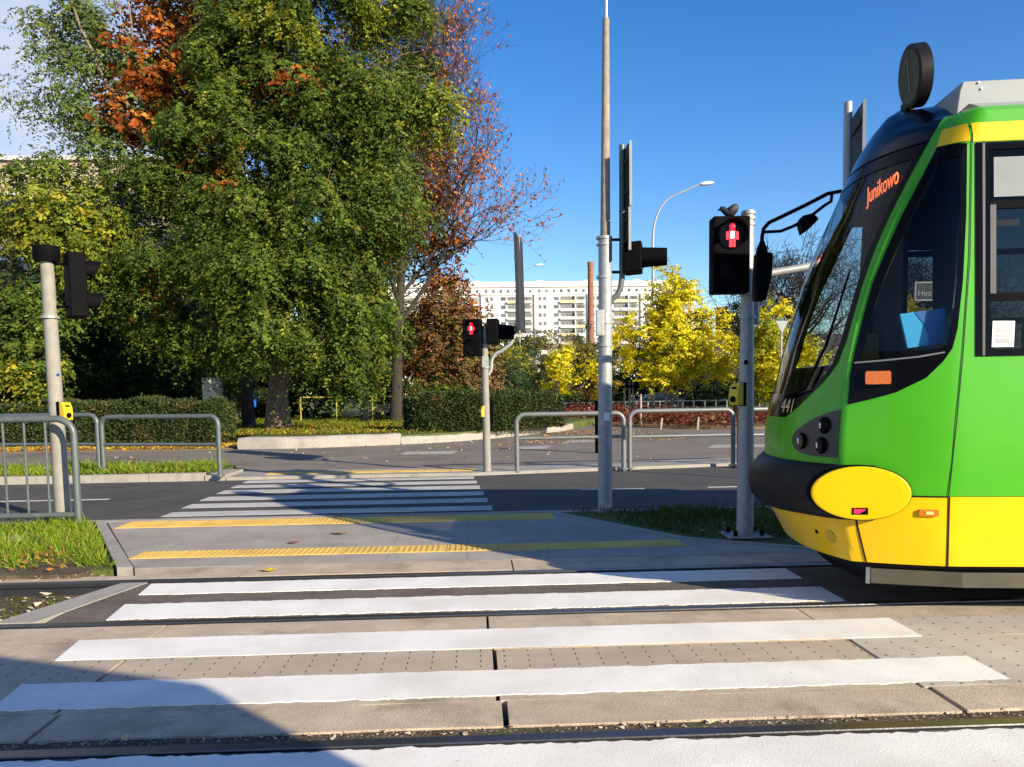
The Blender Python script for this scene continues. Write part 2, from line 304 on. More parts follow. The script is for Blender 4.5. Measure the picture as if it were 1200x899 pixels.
def sprays(clumps, n, seed, slen=.45, nl=10, L=.11, Wd=.05, droop=.6, shell=2.4, up=.1, spread=.55, minz=-9e9, pad=0., pads=22, hang=0.):
    """drooping compound-leaf sprays scattered through ellipsoid clumps -> arrays for leaves()"""
    g = np.random.default_rng(seed); w = np.array([c[6] for c in clumps], float)*1.; idx = g.choice(len(clumps), n, p=w/w.sum())
    cc = np.array([c[:3] for c in clumps]); rr = np.array([c[3:6] for c in clumps])
    d = g.normal(size=(n,3)); d /= np.linalg.norm(d, axis=1, keepdims=True); r = g.random(n)**(1/shell)
    wob = 1+.16*np.sin(d[:,0]*7+idx)*np.cos(d[:,2]*6+idx*1.7)+.10*g.normal(size=n)
    p0 = cc[idx]+d*rr[idx]*(r*wob)[:,None]
    if pad:
        # foliage gathers in flattened pads hung on each bough
        npad = np.maximum(4, (pads*w/w.sum()*len(clumps)).astype(int)); st = np.concatenate([[0], np.cumsum(npad)[:-1]]); tot = int(npad.sum()); ci = np.repeat(np.arange(len(clumps)), npad)
        pd = g.normal(size=(tot,3)); pd /= np.linalg.norm(pd, axis=1, keepdims=True); pr = g.random(tot)**(1/shell); pc = cc[ci]+pd*rr[ci]*(pr*(1+.22*g.normal(size=tot)))[:,None]
        ps = pad*np.exp(g.normal(size=tot)*.3); pi = st[idx]+(g.random(n)*npad[idx]).astype(int); q = g.normal(size=(n,3))*np.array([1,1,.75])*.46
        p0 = pc[pi]+q*ps[pi][:,None]; p0[:,2] -= .35*(q[:,0]**2+q[:,1]**2)*ps[pi]+hang*ps[pi]*(np.abs(g.normal(size=n))*.5-.3); d = (p0-cc[idx])/rr[idx]; d /= np.linalg.norm(d, axis=1, keepdims=True)+1e-6
    ax = d*np.array([1,1,.35])+g.normal(size=(n,3))*spread+np.array([0,0,up]); ax /= np.linalg.norm(ax, axis=1, keepdims=True)
    t = np.linspace(.08, 1, nl); sl = slen*np.exp(g.normal(size=n)*.25)
    P = p0[:,None,:]+ax[:,None,:]*(t[None,:,None]*sl[:,None,None]); P[:,:,2] -= droop*(t**2)[None,:]*sl[:,None]
    side = np.cross(ax, np.array([0,0,1.])); side /= np.linalg.norm(side, axis=1, keepdims=True)+1e-6; sg = np.where(np.arange(nl)%2 == 0, 1, -1)
    D = side[:,None,:]*sg[None,:,None]*.8+ax[:,None,:]*.5+g.normal(size=(n,nl,3))*.35; D[:,:,2] -= droop*.55
    P += g.normal(size=P.shape)*L*.12
    P = P.reshape(-1,3); D = D.reshape(-1,3); ok = P[:,2] > minz; ids = np.repeat(idx, nl)
    sid = np.repeat(np.arange(n), nl)
    ctr = pc[pi] if pad else cc[idx]
    NR = P-np.repeat(ctr, nl, axis=0); NR /= np.linalg.norm(NR, axis=1, keepdims=True)+1e-6; NR = NR*.9+np.repeat(d, nl, axis=0)*.45; NR[:,2] += .35
    return P[ok], D[ok], (L*np.exp(g.normal(size=len(P))*.2))[ok], (Wd*np.exp(g.normal(size=len(P))*.2))[ok], ids[ok], sid[ok], NR[ok]
def clump_cols(clumps, ids, sid, pals, seed, jit=.16):
    g = np.random.default_rng(seed); n = len(ids); col = np.zeros((n,3)); sb = np.exp(g.normal(size=int(sid.max())+1)*.2)
    for k, pal in enumerate(pals):
        mk = np.array([clumps[i][7] == k for i in range(len(clumps))])[ids]; c = int(mk.sum())
        if c:
            # palette entry chosen per spray so that colours hang together
            ns = int(sid.max())+1; w = np.array([p[1] for p in pal], float); ch = g.choice(len(pal), ns, p=w/w.sum())
            col[mk] = np.array([p[0] for p in pal], float)[ch[sid[mk]]]
    return col*sb[sid][:,None]*np.exp(g.normal(size=(n,1))*jit)
def limb(mb, p0, p1, r0, r1, g, n=7, sag=.0, wob=.06, sides=8):
    p0, p1 = Vector(p0), Vector(p1); L = (p1-p0).length; pts = []; rs = []
    for i in range(n+1):
        t = i/n; q = p0.lerp(p1, t); k = math.sin(math.pi*t)
        q += Vector((g.uniform(-1,1), g.uniform(-1,1), g.uniform(-1,1)))*wob*L*k*.5 + Vector((0,0,sag*L*k)); pts.append(q); rs.append(r0+(r1-r0)*t**.8)
    mb.tube(pts, rs, sides); return pts
def grow(mb, tips, p, d, L, r, depth, g, spread=.6, up=.12, ratio=.72, kids=(2,4), bend=.25, sides=None, seg=3, minr=.004):
    """recursive branching; collects tip segments"""
    pts = [p.copy()]; rs = [r]; q = p.copy(); dd = d.copy()
    for i in range(seg):
        dd = (dd + Vector((g.uniform(-1,1), g.uniform(-1,1), g.uniform(-1,1)))*bend + Vector((0,0,up))).normalized()
        q = q+dd*(L/seg); pts.append(q.copy()); rs.append(max(minr, r*(1-.4*(i+1)/seg)))
    mb.tube(pts, rs, (sides or (8 if r > .06 else 5 if r > .02 else 3)), caps=False)
    if depth == 0:
        tips.append((pts[0], pts[-1])); return
    nk = g.randint(*kids)
    for k in range(nk):
        i = g.randint(1, seg); b = pts[i]
        ax = dd.orthogonal().normalized(); ax.rotate(Matrix.Rotation(g.uniform(0, 2*math.pi), 3, dd)); nd = (dd*(1-spread*.5)+ax*spread*g.uniform(.6,1.3)).normalized()
        grow(mb, tips, b, nd, L*ratio*g.uniform(.75,1.15), max(minr, rs[i]*.62), depth-1, g, spread, up, ratio, kids, bend, sides, seg, minr)
    grow(mb, tips, pts[-1], dd, L*ratio, max(minr, rs[-1]*.9), depth-1, g, spread, up, ratio, kids, bend, sides, seg, minr)

# ------------------------------------------------------------------ ground
def sheet(name, poly, z0, z1, m): return struct(MB().prism(poly, z0, z1).build(name, m))
gs = MB().box((-700,-300,-.5), (700,900,-.16)).build('ground', X['earth']); struct(gs)
# tram tracks: rails A (far rail of the near track), B and C (track of the tram)
YA, YB, YC = 3.47, 5.53, 6.83
XL = -3.15
sheet('track_bed', [(-40,-3),(40,-3),(40,7.42),(-40,7.42)], -.30, -.10, X['dirt'])
def rail(name, y, x0, x1):
    m = MB()
    prof = [(-.036,.0),(-.034,.006),(.034,.006),(.036,.0),(.034,-.03),(.01,-.045),(.01,-.12),(.06,-.135),(.06,-.15),(-.06,-.15),(-.06,-.135),(-.01,-.12),(-.01,-.045),(-.034,-.03)]
    m.add([(x0,y+a,b) for a,b in prof]+[(x1,y+a,b) for a,b in prof], [tuple(range(14)), tuple(range(27,13,-1))]+[(i+14,(i+1)%14+14,(i+1)%14,i) for i in range(14)])
    o = m.build(name, X['steel_rail']); return struct(o)
for nm, y in (('rail',2.17),('rail',YA),('rail',YB),('rail',YC)): rail(nm, y, -45, 45)
# concrete slabs between the tracks, asphalt infill, concrete margin, painted bars
def slabrow(name, y0, y1, xs, m, gap=.012, top=0.):
    mb = MB()
    for a, b in zip(xs[:-1], xs[1:]):
        n = 8; g = random.Random(int(a*100+y0*10)); q = []
        e0 = [(a+gap+(b-a-2*gap)*i/n, y0+g.uniform(-.006,.006)) for i in range(n+1)]; e1 = [(x, y1+g.uniform(-.006,.006)) for x,_ in reversed(e0)]
        mb.prism(e0+e1, -.12, top+g.uniform(-.004,.003))
    return struct(mb.build(name, m))
jx = [-23.4+2.135*i for i in range(0,24)]
slabrow('track_slabs', 3.615, 3.92, [x+.03 for x in jx], X['concrete'], .014)
jl = [x for x in jx if x < 2.5]; jr = [x for x in jx if x > 2.0]
slabrow('track_slabs', 3.925, 4.36, jl, X['concrete'], .010); slabrow('pale_slabs', 3.925, 4.36, jr, X['concrete_light'], .010)
slabrow('track_slabs', 4.364, 4.74, jl, X['concrete_slot'], .012); slabrow('pale_slabs', 4.364, 4.74, jr, X['concrete_light'], .012)
slabrow('track_slabs', 4.744, 5.15, [x-.01 for x in jl], X['concrete'], .008); slabrow('pale_slabs', 4.744, 5.15, [x-.01 for x in jr], X['concrete_light'], .008)
slabrow('track_slabs', 5.153, 5.455, [x-.03 for x in jx], X['concrete'], .008)
g = random.Random(4)
def ragged(x0, x1, y0, y1, amp, n=120, seed=1):
    gg = random.Random(seed); lo = []; hi = []; a = b = 0
    for i in range(n+1):
        a = a*.6+gg.uniform(-amp,amp); b = b*.6+gg.uniform(-amp,amp); x = x0+(x1-x0)*i/n; lo.append((x, y0+a)); hi.append((x, y1+b))
    return lo+hi[::-1]
sheet('track_asphalt', ragged(-2.95, 30, 5.605, 6.745, .008, 300, 3), -.12, -.003, X['asphalt_track'])
sheet('near_track_infill', ragged(XL-6, 30, 2.24, 3.425, .006, 200, 8), -.12, -.006, X['asphalt_track'])
sheet('crossing_edge_strip', [(-3.3,5.60),(-3.02,5.60),(-2.72,6.76),(-2.93,6.76)], -.12, .004, X['concrete_pale'])
slabrow('platform_edge_slabs', 6.915, 7.36, [-2.93,-2.02,.30,2.62,4.6,8,14,24], X['concrete'], .007)
slabrow('grass_edge_slabs', 6.915, 7.2, [-5.2,-4.1,-2.95], X['concrete'], .02, -.03)
# painted bars across the track: ragged edges, a few millimetres thick
bars = [(-2.62,2.58,6.335,6.70,.006),(-2.55,2.60,5.625,6.04,.008),(-2.46,2.68,4.752,5.15,.004),(-2.39,2.72,3.985,4.36,.007),(-12,12,2.26,3.395,.012)]
for i, (x0,x1,y0,y1,am) in enumerate(bars):
    sk = .06 if i else .05
    p = ragged(x0, x1, y0, y1, am, 900 if i == 4 else 260, 20+i); p = [(x-(y-y0)*.12*(1 if x < 0 else 0)+(y-y0)*.0, y) for x,y in p]
    sheet('crossing_bar', p, -.002, .004, X['white_paint'])
# wall-to-wall platform between track and road
kl = lambda y: -3.07-(y-7.4)*(1.50/2.85)
sheet('platform', [(-3.07,7.37),(3.3,7.37),(2.05,8.2),(.95,10.1),(.9,10.25),(kl(10.25),10.25)], -.12, 0, X['slabs'])
sheet('platform_edging', [(kl(7.37)-.17,7.37),(kl(7.37)-.03,7.37),(kl(10.3)-.03,10.3),(kl(10.3)-.15,10.3)], -.12, .012, X['concrete_pale'])
sheet('platform_edging', [(3.35,7.38),(3.5,7.38),(2.15,8.27),(1.07,10.16),(1.02,10.27),(.92,10.25),(.97,10.1),(2.07,8.2)], -.12, .008, X['concrete_pale'])
slabrow('road_kerb', 10.255, 10.40, [-26+1.0*i for i in range(0,60)], X['concrete_pale'], .004, .006)
def tactile(name, x0, x1, y0, y1, z):
    mb = MB(); tl = .5; x = x0
    while x < x1-.05:
        xe = min(x+tl-.008, x1); mb.box((x,y0,z-.01), (xe,y1,z+.004))
        k = x+.03
        while k < xe-.03: mb.box((k,y0+.012,z+.0035), (k+.022,y1-.012,z+.0085)); k += .055
        x += tl
    return struct(mb.build(name, X['tactile']))
tactile('tactile_strip', -4.25, .93, 9.70, 10.18, .001); tactile('tactile_strip', -3.30, 2.03, 7.80, 8.14, .001)
# road, lane dashes, zebra
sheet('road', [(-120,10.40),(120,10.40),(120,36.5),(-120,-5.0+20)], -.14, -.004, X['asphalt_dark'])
ky = lambda x: 15.35+max(0,x)*.17-min(0,x+2)*(-.03)
zy = [(10.62,11.02),(11.42,11.84),(12.22,12.68),(13.08,13.52),(13.90,14.30),(14.68,15.05)]
for i, (a, b) in enumerate(zy): sheet('zebra_bar', ragged(-4.06-.02*i, .20-.05*i, a, b, .006, 60, 50+i), -.004, .0, X['road_paint'])
for x0 in (-17.2,-13.2,-9.2): sheet('lane_dash', [(x0,12.60),(x0+3.6,12.60),(x0+3.6,12.70),(x0,12.70)], -.004, .0, X['road_paint'])
for x0 in (1.62,3.62,5.62,8.6): sheet('lane_dash', [(x0,12.60),(x0+1.0,12.60),(x0+1.0,12.69),(x0,12.69)], -.004, .0, X['road_paint'])
# far pavement with kerb, second carriageway, median lawn
fy = lambda x: 15.28+max(0, x)*.19
sheet('far_kerb', [(-.1,15.18),(0,15.2),(60,fy(60)),(60,fy(60)+.14),(0,15.34),(-4.6,15.34),(-4.6,15.2)], -.12, .055, X['concrete_pale'])
sheet('far_pavement', [(-4.6,15.345),(0,15.345),(60,fy(60)+.145),(60,fy(60)+1.15),(.3,16.5),(-4.6,16.45)], -.12, .05, X['pavement'])
tactile('tactile_strip', -4.0, .02, 15.62, 16.0, .052)
slabrow('median_kerb', 15.2, 15.36, [-30+1*i for i in range(0,26)], X['concrete_pale'], .004, .14)
sheet('median_kerb_end', [(-4.98,15.2),(-4.62,15.2),(-4.62,16.4),(-4.98,16.4)], -.12, .10, X['concrete_pale'])
sheet('median_soil', [(-30,15.36),(-5.0,15.36),(-5.0,17.2),(-6.2,17.55),(-30,17.4)], -.12, .11, X['turf'])
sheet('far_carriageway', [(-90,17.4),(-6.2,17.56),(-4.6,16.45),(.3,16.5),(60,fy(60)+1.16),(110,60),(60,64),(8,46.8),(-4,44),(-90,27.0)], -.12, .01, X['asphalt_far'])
for (u0,u1,v0,v1) in ((600,640,524,527),(660,700,517,519),(830,900,522,525),(470,530,530,533)):
    p = [gnd(u0,v1), gnd(u1,v1-1), gnd(u1+6,v0-1), gnd(u0+6,v0)]; sheet('road_marking', [(q.x,q.y) for q in p], .008, .014, X['faint_paint'])
# verge beside the railing, verge under the mast
sheet('verge_soil', [(-16,7.22),(-3.28,7.38),(kl(7.38)-.2,7.38),(kl(10.25)-.17,10.25),(-16,10.25)], -.12, -.01, X['turf'])
sheet('verge_dirt', ragged(-14, -3.45, 7.16, 7.62, .03, 120, 71), -.1, .0, X['dirt'])
sheet('verge_slab', [(-5.75,8.9),(-4.95,8.95),(-5.05,9.3),(-5.9,9.28)], -.05, .012, X['concrete_pale'])
sheet('verge_soil', [(3.52,7.38),(14,7.38),(14,10.25),(1.08,10.25),(2.17,8.28)], -.12, .0, X['turf'])
# leaf litter strip and the raised lawn behind a worn kerb wall
kerbline = [gnd(278,527), gnd(330,526.5), gnd(380,525), gnd(430,523), gnd(470,521.5), gnd(500,520), gnd(540,517.5), gnd(580,514), gnd(620,510), gnd(660,505.5), gnd(672,503)]
kl2 = [(p.x,p.y) for p in kerbline]
sheet('litter_strip', [(-60,26.4),(-8,24.35),(kl2[0][0],kl2[0][1]+.3),(-7.2,27.5),(-9,31),(-60,31)], -.12, .035, X['litter'])
lawn = kl2+[(14,60),(60,75),(60,140),(-80,140),(-80,30.5),(-9,30.5),(-7.1,26.5)]
sheet('lawn', [(x,y+.1) for x,y in lawn], -.12, .30, X['turf'])
def kerbwall(pts, i0, i1, h, w, name, label, seed, group=None, m=None):
    gg = random.Random(seed); mb = MB(); P = pts[i0:i1+1]; fine = []
    for (a, b) in zip(P[:-1], P[1:]):
        for k in range(6): fine.append((a[0]+(b[0]-a[0])*k/6, a[1]+(b[1]-a[1])*k/6))
    fine.append(P[-1]); rows = []
    for x,y in fine:
        j = lambda s: gg.uniform(-s,s)
        rows.append([(x,y+j(.02),-.05),(x+j(.02),y+.03+j(.03),h*.5+j(.03)),(x,y+.07+j(.03),h+j(.025)),(x,y+.07+w,h+.01+j(.02)),(x,y+.1+w,-.05)])
    mb.grid(rows); o = mb.build(name, m or X['concrete_pale']); o.modifiers.new('sub','SUBSURF').render_levels = 1
    return tag(o, label, 'kerb', group)
kerbwall(kl2, 0, 4, .36, .35, 'kerb_wall', 'rough broken concrete kerb wall along the lawn under the big tree', 3)
kerbwall(kl2, 4, 10, .27, .30, 'kerb_wall', 'stepped block kerb wall below the clipped hedge', 5)
# grass: blades of the verges, median and lawn
def blades(name, polys, n, h, w, pal, seed, z=0., lean=.5):
    gg = np.random.default_rng(seed); P = []
    for poly, share in polys:
        xs = [p[0] for p in poly]; ys = [p[1] for p in poly]; k = int(n*share); q = np.column_stack([gg.uniform(min(xs),max(xs),4*k), gg.uniform(min(ys),max(ys),4*k)])
        ins = np.zeros(len(q), bool); j = len(poly)-1
        for i in range(len(poly)):
            xi,yi = poly[i]; xj,yj = poly[j]
            c = ((yi > q[:,1]) != (yj > q[:,1])) & (q[:,0] < (xj-xi)*(q[:,1]-yi)/(yj-yi+1e-12)+xi); ins ^= c; j = i
        cl = np.sin(q[:,0]*3.1+seed)*np.sin(q[:,1]*2.7)+.6*np.sin(q[:,0]*7.3+q[:,1]*5.1)
        keep = ins & (gg.random(len(q)) < .55+.4*np.clip(cl,-1,1)); P.append(q[keep][:k])
    P = np.concatenate(P); N = len(P); P3 = np.column_stack([P, np.full(N, z)]); D = gg.normal(size=(N,3))*lean; D[:,2] = 1
    hh = h*np.exp(gg.normal(size=N)*.35)*(1+.35*np.sin(P[:,0]*2.2)*np.cos(P[:,1]*3.))
    return tag(leaves(name, P3, D, hh, w, pick(gg, pal, N), X['leaf_thin'], seed=seed), kind='stuff')
GR = [((.17,.27,.018),4),((.22,.31,.022),3),((.27,.30,.04),1.4),((.34,.27,.07),.8)]
blades('verge_grass', [([(-12,8.0),(-3.62,8.0),(kl(10.2)-.17,10.2),(-12,10.2)],.85),([(-12,7.35),(-3.30,7.45),(-3.62,8.0),(-12,8.0)],.15)], 36000, .085, .011, GR, 11, -.01, .75)
blades('shaded_verge_grass', [([(2.3,8.2),(12,7.5),(12,10.2),(1.15,10.2)],1)], 22000, .09, .011, [((.05,.085,.015),3),((.075,.11,.02),2),((.10,.09,.03),.6)], 12, 0, .5)  # blade greens darkened for shade, besides the shadow the tram casts
blades('median_grass', [([(-20,15.4),(-5.05,15.4),(-5.05,17.1),(-6.3,17.4),(-20,17.3)],1)], 22000, .13, .018, GR, 13, .11, .85)
blades('lawn_grass', [([(-8.5,26.6),(-1.5,26.3),(1,29),(2,45),(-14,45)],1)], 26000, .11, .05, [((.14,.19,.02),3),((.20,.22,.03),2),((.28,.22,.03),1.2)], 14, .30, .9)
def scatter_leaves(name, poly, n, pal, seed, z, L=.09):
    gg = np.random.default_rng(seed); xs = [p[0] for p in poly]; ys = [p[1] for p in poly]; a, b = gg.random((2,n))
    c0,c1,c2,c3 = [np.array(p) for p in poly]; q = (1-a)[:,None]*((1-b)[:,None]*c0+b[:,None]*c1)+a[:,None]*((1-b)[:,None]*c3+b[:,None]*c2)
    D = gg.normal(size=(n,3)); D[:,2] *= .15; P3 = np.column_stack([q, z+gg.random(n)*.012+.008])
    return tag(leaves(name, P3, D, L*np.exp(gg.normal(size=n)*.3), L*.6, pick(gg, pal, n), X['leaf'], seed=seed), kind='stuff')
FALL = [((.42,.27,.03),3),((.34,.17,.03),2),((.22,.11,.03),2),((.5,.4,.08),1)]
scatter_leaves('fallen_leaves', [(-9.5,27.0),(-2,26.6),(0,36),(-13,36)], 2600, FALL, 31, .33, .12)
scatter_leaves('litter_leaves', [(-24,25.4),(-7.4,24.3),(-7.6,27.2),(-24,27.4)], 2600, FALL, 32, .04, .12)
scatter_leaves('verge_leaves', [(-9,7.2),(-3.6,7.25),(-4.2,8.4),(-9,8.4)], 800, [((.30,.13,.04),3),((.40,.24,.05),2),((.2,.1,.04),2)], 33, .02, .05)
scatter_leaves('carriageway_leaves', [(-12,17.8),(6,17.8),(2,27),(-8,23.4)], 200, [((.45,.38,.25),2),((.34,.17,.03),2),((.5,.4,.08),1)], 34, .012, .06)
scatter_leaves('bedside_leaves', [(0,23.5),(7,25),(6,34),(3.5,32)], 900, [((.30,.15,.05),3),((.36,.22,.06),2)], 35, .012, .08)
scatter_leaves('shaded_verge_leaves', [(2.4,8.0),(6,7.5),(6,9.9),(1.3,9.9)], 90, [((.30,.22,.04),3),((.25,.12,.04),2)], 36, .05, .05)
# gravel and crumbs along the grooves
gg = np.random.default_rng(9)
def crumbs(name, x0, x1, y0, y1, n, s, pal, z, seed):
    q = np.random.default_rng(seed); P = np.column_stack([q.uniform(x0,x1,n), q.uniform(y0,y1,n), np.full(n,z)]); mb = MB()
    for p in P:
        a = s*math.exp(q.normal()*.5); mb.add([(p[0]+a*q.uniform(-1,1),p[1]+a*q.uniform(-1,1),p[2]+a*q.uniform(0,.9)) for _ in range(4)], [(0,1,2),(0,3,1),(1,3,2),(0,2,3)])
    return tag(mb.build(name, pal), kind='stuff')
sheet('groove_fill', ragged(-30, 30, 3.508, 3.64, .008, 500, 91), -.12, -.012, X['dirt'])
sheet('groove_fill', ragged(-3.1, 30, 5.47, 5.492, .002, 300, 92), -.12, -.02, X['dirt'])
crumbs('groove_gravel', -3.5, 3.2, 3.55, 3.62, 900, .007, X['concrete'], -.010, 1)
crumbs('groove_gravel', -3.0, 3.6, 5.46, 5.50, 500, .006, X['dirt'], -.014, 2)
crumbs('trackside_gravel', -9, -3.1, 5.62, 6.75, 900, .022, X['concrete'], -.098, 3)
crumbs('trackside_gravel', -9, -3.3, 6.95, 7.5, 500, .022, X['concrete'], -.06, 4)
blades('track_moss', [([(-9,5.65),(-3.4,5.65),(-3.15,6.7),(-9,6.7)],1)], 3500, .035, .012, [((.10,.13,.02),2),((.16,.15,.03),1)], 15, -.10, .9)
for (u, v, s, c, lb) in ((315,668,.085,(.55,.40,.03),'bright yellow fallen leaf lying on the concrete beside the front zebra bar'),(397,605,.06,(.22,.12,.05),'brown fallen leaf lying on the yellow tactile strip by the road'),(344,636,.06,(.25,.10,.05),'dark curled leaf lying on the ribbed tactile strip beside the track'),(398,625,.09,(.30,.20,.08),'tan fallen leaf lying on the paving between the tactile strips')):
    p = gnd(u, v, .012); mb = MB(); gq = random.Random(int(u)); k = 11; ring = []
    for i in range(k):
        a = 2*math.pi*i/k; r = s*(.75+.35*gq.random()); ring.append((p.x+r*math.cos(a), p.y+.7*r*math.sin(a), p.z+.018*gq.random()))
    mb.add([(p.x,p.y,p.z+.006)]+ring, [(0,1+i,1+(i+1)%k) for i in range(k)])
    tag(mb.build('fallen_leaf', mat('leaf_'+str(u), c, .7, var=.2, scale=30), base=p), lb, 'leaf')

# ------------------------------------------------------------------ railings
def hoop(name, x0, x1, y0, y1, z0, ztop, zmid, r, label, m, group):
    """tubular barrier: bent top tube with legs (frame) and one horizontal mid rail"""
    a, b = Vector((x0,y0,0)), Vector((x1,y1,0)); d = (b-a).normalized(); up = Vector((0,0,1)); rc = .16
    t = empty(name, (a.x,a.y,z0), label, 'railing', group)
    p = [a+up*(z0-.05), a+up*(ztop-rc)] + arc(a+d*rc+up*(ztop-rc), rc, math.pi, math.pi/2, d, up) + arc(b-d*rc+up*(ztop-rc), rc, math.pi/2, 0, d, up) + [b+up*(z0-.05)]
    MB().tube(p, r, 12).build('frame', m, t, smooth=True)
    MB().tube([a+up*zmid, b+up*zmid], r*.72, 10).build('mid_rail', m, t, smooth=True)
    for q in (a, b): MB().tube([q+up*(z0-.02), q+up*(z0+.012)], r*1.9, 12).build('foot_plate', m, t)
    return t
GRP = 'tubular railings along the road'
def railing_px(u0, u1, vb0, vb1, vt, vm, zb, r, label, m=X['galv_rail']):
    p, q = gnd(u0, vb0, zb), gnd(u1, vb1, zb); zt = aty(u0, vt, p.y).z; zm = aty(u0, vm, p.y).z
    return hoop('railing', p.x, q.x, p.y, q.y, zb, zt, zm, r, label, m, GRP)
railing_px(606, 731, 552, 549, 486, 514, .05, .045, 'grey tubular railing crossed by the tall concrete mast')
railing_px(738, 859, 548, 545, 482, 512, .05, .045, 'grey tubular railing standing in front of the red shrub bed')
railing_px(866, 990, 545.5, 542, 480, 510, .05, .045, 'grey tubular railing mostly hidden behind the green tram')
railing_px(122, 258, 556, 557, 489, 521, .11, .045, 'grey tubular railing on the median grass ending at the zebra crossing', X['rail_dark'])
p = gnd(118, 556, .11); q = gnd(122, 556, .11)
railing_px(-30, 117, 555, 556, 488, 521, .11, .045, 'grey tubular railing on the median seen behind the barred railing', X['rail_dark'])
# barred railing on the trackside verge
t = empty('barred_railing', (-4.83,10.07,0), 'dark grey railing with vertical bars on the sunny grass verge', 'railing', None)
a, b = Vector((-4.83,10.07,0)), Vector((-8.2,10.0,0)); d = (b-a).normalized(); up = Vector((0,0,1)); zt = aty(60,491,10.07).z; zb = aty(50,604,10.07).z
pp = [a+up*-.1, a+up*(zt-.2)]+arc(a+d*.2+up*(zt-.2), .2, math.pi, math.pi/2, d, up)+arc(b-d*.2+up*(zt-.2), .2, math.pi/2, 0, d, up)+[b+up*-.1]
MB().tube(pp, .042, 12).build('frame', X['rail_dark'], t, smooth=True)
MB().tube([a+up*zb, b+up*zb], .034, 10).build('bottom_rail', X['rail_dark'], t, smooth=True)
k = .33
while k < 3.2:
    c = a+d*k; MB().tube([c+up*zb, c+up*(zt-.02)], .015, 8).build('bar', X['rail_dark'], t, smooth=True); k += .245
# ------------------------------------------------------------------ traffic signals and masts
def bolts_plate(parent, c, m, s=.24):
    MB().box((c.x-s,c.y-s*.8,c.z), (c.x+s,c.y+s*.8,c.z+.022)).build('base_plate', m, parent, bevel=.004)
    for sx in (-1,1):
        for sy in (-1,1): MB().tube([(c.x+sx*s*.62,c.y+sy*s*.55,c.z+.02),(c.x+sx*s*.62,c.y+sy*s*.55,c.z+.075)], .022, 6).build('bolt', X['black'], parent)
def clamp(parent, c, r, m, h=.03): MB().tube([(c.x,c.y,c.z-h/2),(c.x,c.y,c.z+h/2)], r, 14).build('clamp', m, parent, smooth=True)
def button_box(c, fx, fy, label, s=1.):
    """push button box; (fx,fy) is the way its face points"""
    t = empty('push_button', c, label, 'push button'); f = Vector((fx,fy,0)).normalized(); sd = Vector((-f.y,f.x,0)); up = Vector((0,0,1)); c = Vector(c)
    mb = MB(); prof = [(-.0,-.11),(.075,-.11),(.085,-.02),(.075,.05),(.045,.105),(0,.115)]; n = len(prof)
    vs = [c+f*(x*s)+up*(z*s)+sd*(.062*s*sg) for sg in (-1,1) for x,z in prof]; mb.add(vs, [tuple(range(n)), tuple(range(2*n-1,n-1,-1))]+[(i,i+n,(i+1)%n+n,(i+1)%n) for i in range(n)])
    mb.build('casing', X['yellow_box'], t, bevel=.006)
    MB().cbox(c-f*.02*s, f*(.02*s), sd*(.066*s), up*(.118*s)).build('back_plate', X['black'], t)
    MB().tube([c+f*(.07*s)-up*.05*s, c+f*(.095*s)-up*.05*s], .032*s, 14).build('button', X['black'], t)
    MB().cbox(c+f*(.062*s)+up*(.055*s), f*(.012*s)+up*(-.006*s), sd*(.03*s), up*(.02*s)).build('indicator', X['black'], t)
    return t
def lens_visor(mb, c, f, r, L, up, cut=True):
    sd = up.cross(f); rows = []
    if L > .26:
        rr = [[c+sd*(r*k*math.cos(2*math.pi*j/20))+up*(r*k*math.sin(2*math.pi*j/20)-.02*q)+f*(L*q) for j in range(21)] for k, q in ((.86,0),(.80,.5),(.74,1),(.68,1),(.68,.05))]
        mb.grid(rr); return
    for i in range(2):
        row = []
        for j in range(19):
            a = R(-30)+R(240)*j/18; q = c+sd*(r*math.cos(a))+up*(r*math.sin(a))+f*(0 if i == 0 else L*(.35+.65*max(0,math.sin(a)*.5+.5)))
            row.append(q)
        rows.append(row)
    mb.grid(rows); mb.grid([[q+ (c-q).normalized()*.006*(1) for q in r_] for r_ in rows])
def signal_head(parent_or_none, c, f, n, w, dep, h, label=None, lit=None, round_top=False, visorL=.16, name='traffic_signal', group=None):
    """c centre of the box, f facing; n lenses from top"""
    f = Vector(f).normalized(); up = Vector((0,0,1)); sd = up.cross(f); c = Vector(c)
    t = empty(name, c, label, 'traffic light', group)
    MB().cbox(c, f*dep/2, sd*w/2, up*h/2).build('housing', X['black'], t, bevel=.018)
    ch = h/n
    for i in range(n):
        lc = c+up*(h/2-ch*(i+.5))+f*(dep/2+.002)
        r = min(w, ch)*.40
        MB().tube([lc, lc+f*.012], r*.93, 24).build('lens', X['blackgloss'], t, smooth=True)
        vb = MB(); lens_visor(vb, lc, f, r, visorL, up); vb.build('visor', X['black'], t, smooth=True)
        if lit == i:
            k = r/.1; o = lc+f*.013
            hd = MB().ell(o+up*.052*k, .020*k, .020*k, .022*k, 12, 8); hd.build('red_figure_head', X['red_lamp'], t)
            bd = MB()
            bd.cbox(o-up*.002*k, f*.004, sd*.021*k, up*.030*k); bd.cbox(o+sd*.033*k-up*.006*k, f*.004, sd*.008*k, up*.026*k); bd.cbox(o-sd*.033*k-up*.006*k, f*.004, sd*.008*k, up*.026*k)
            bd.cbox(o+sd*.011*k-up*.057*k, f*.004, sd*.009*k, up*.024*k); bd.cbox(o-sd*.011*k-up*.057*k, f*.004, sd*.009*k, up*.024*k)
            bd.build('red_figure', X['red_lamp'], t)
            cb = MB().cbox(o-up*.002*k+f*.004, f*.003, sd*.010*k, up*.022*k); cb.build('red_figure_glow', X['red_core'], t)
    return t

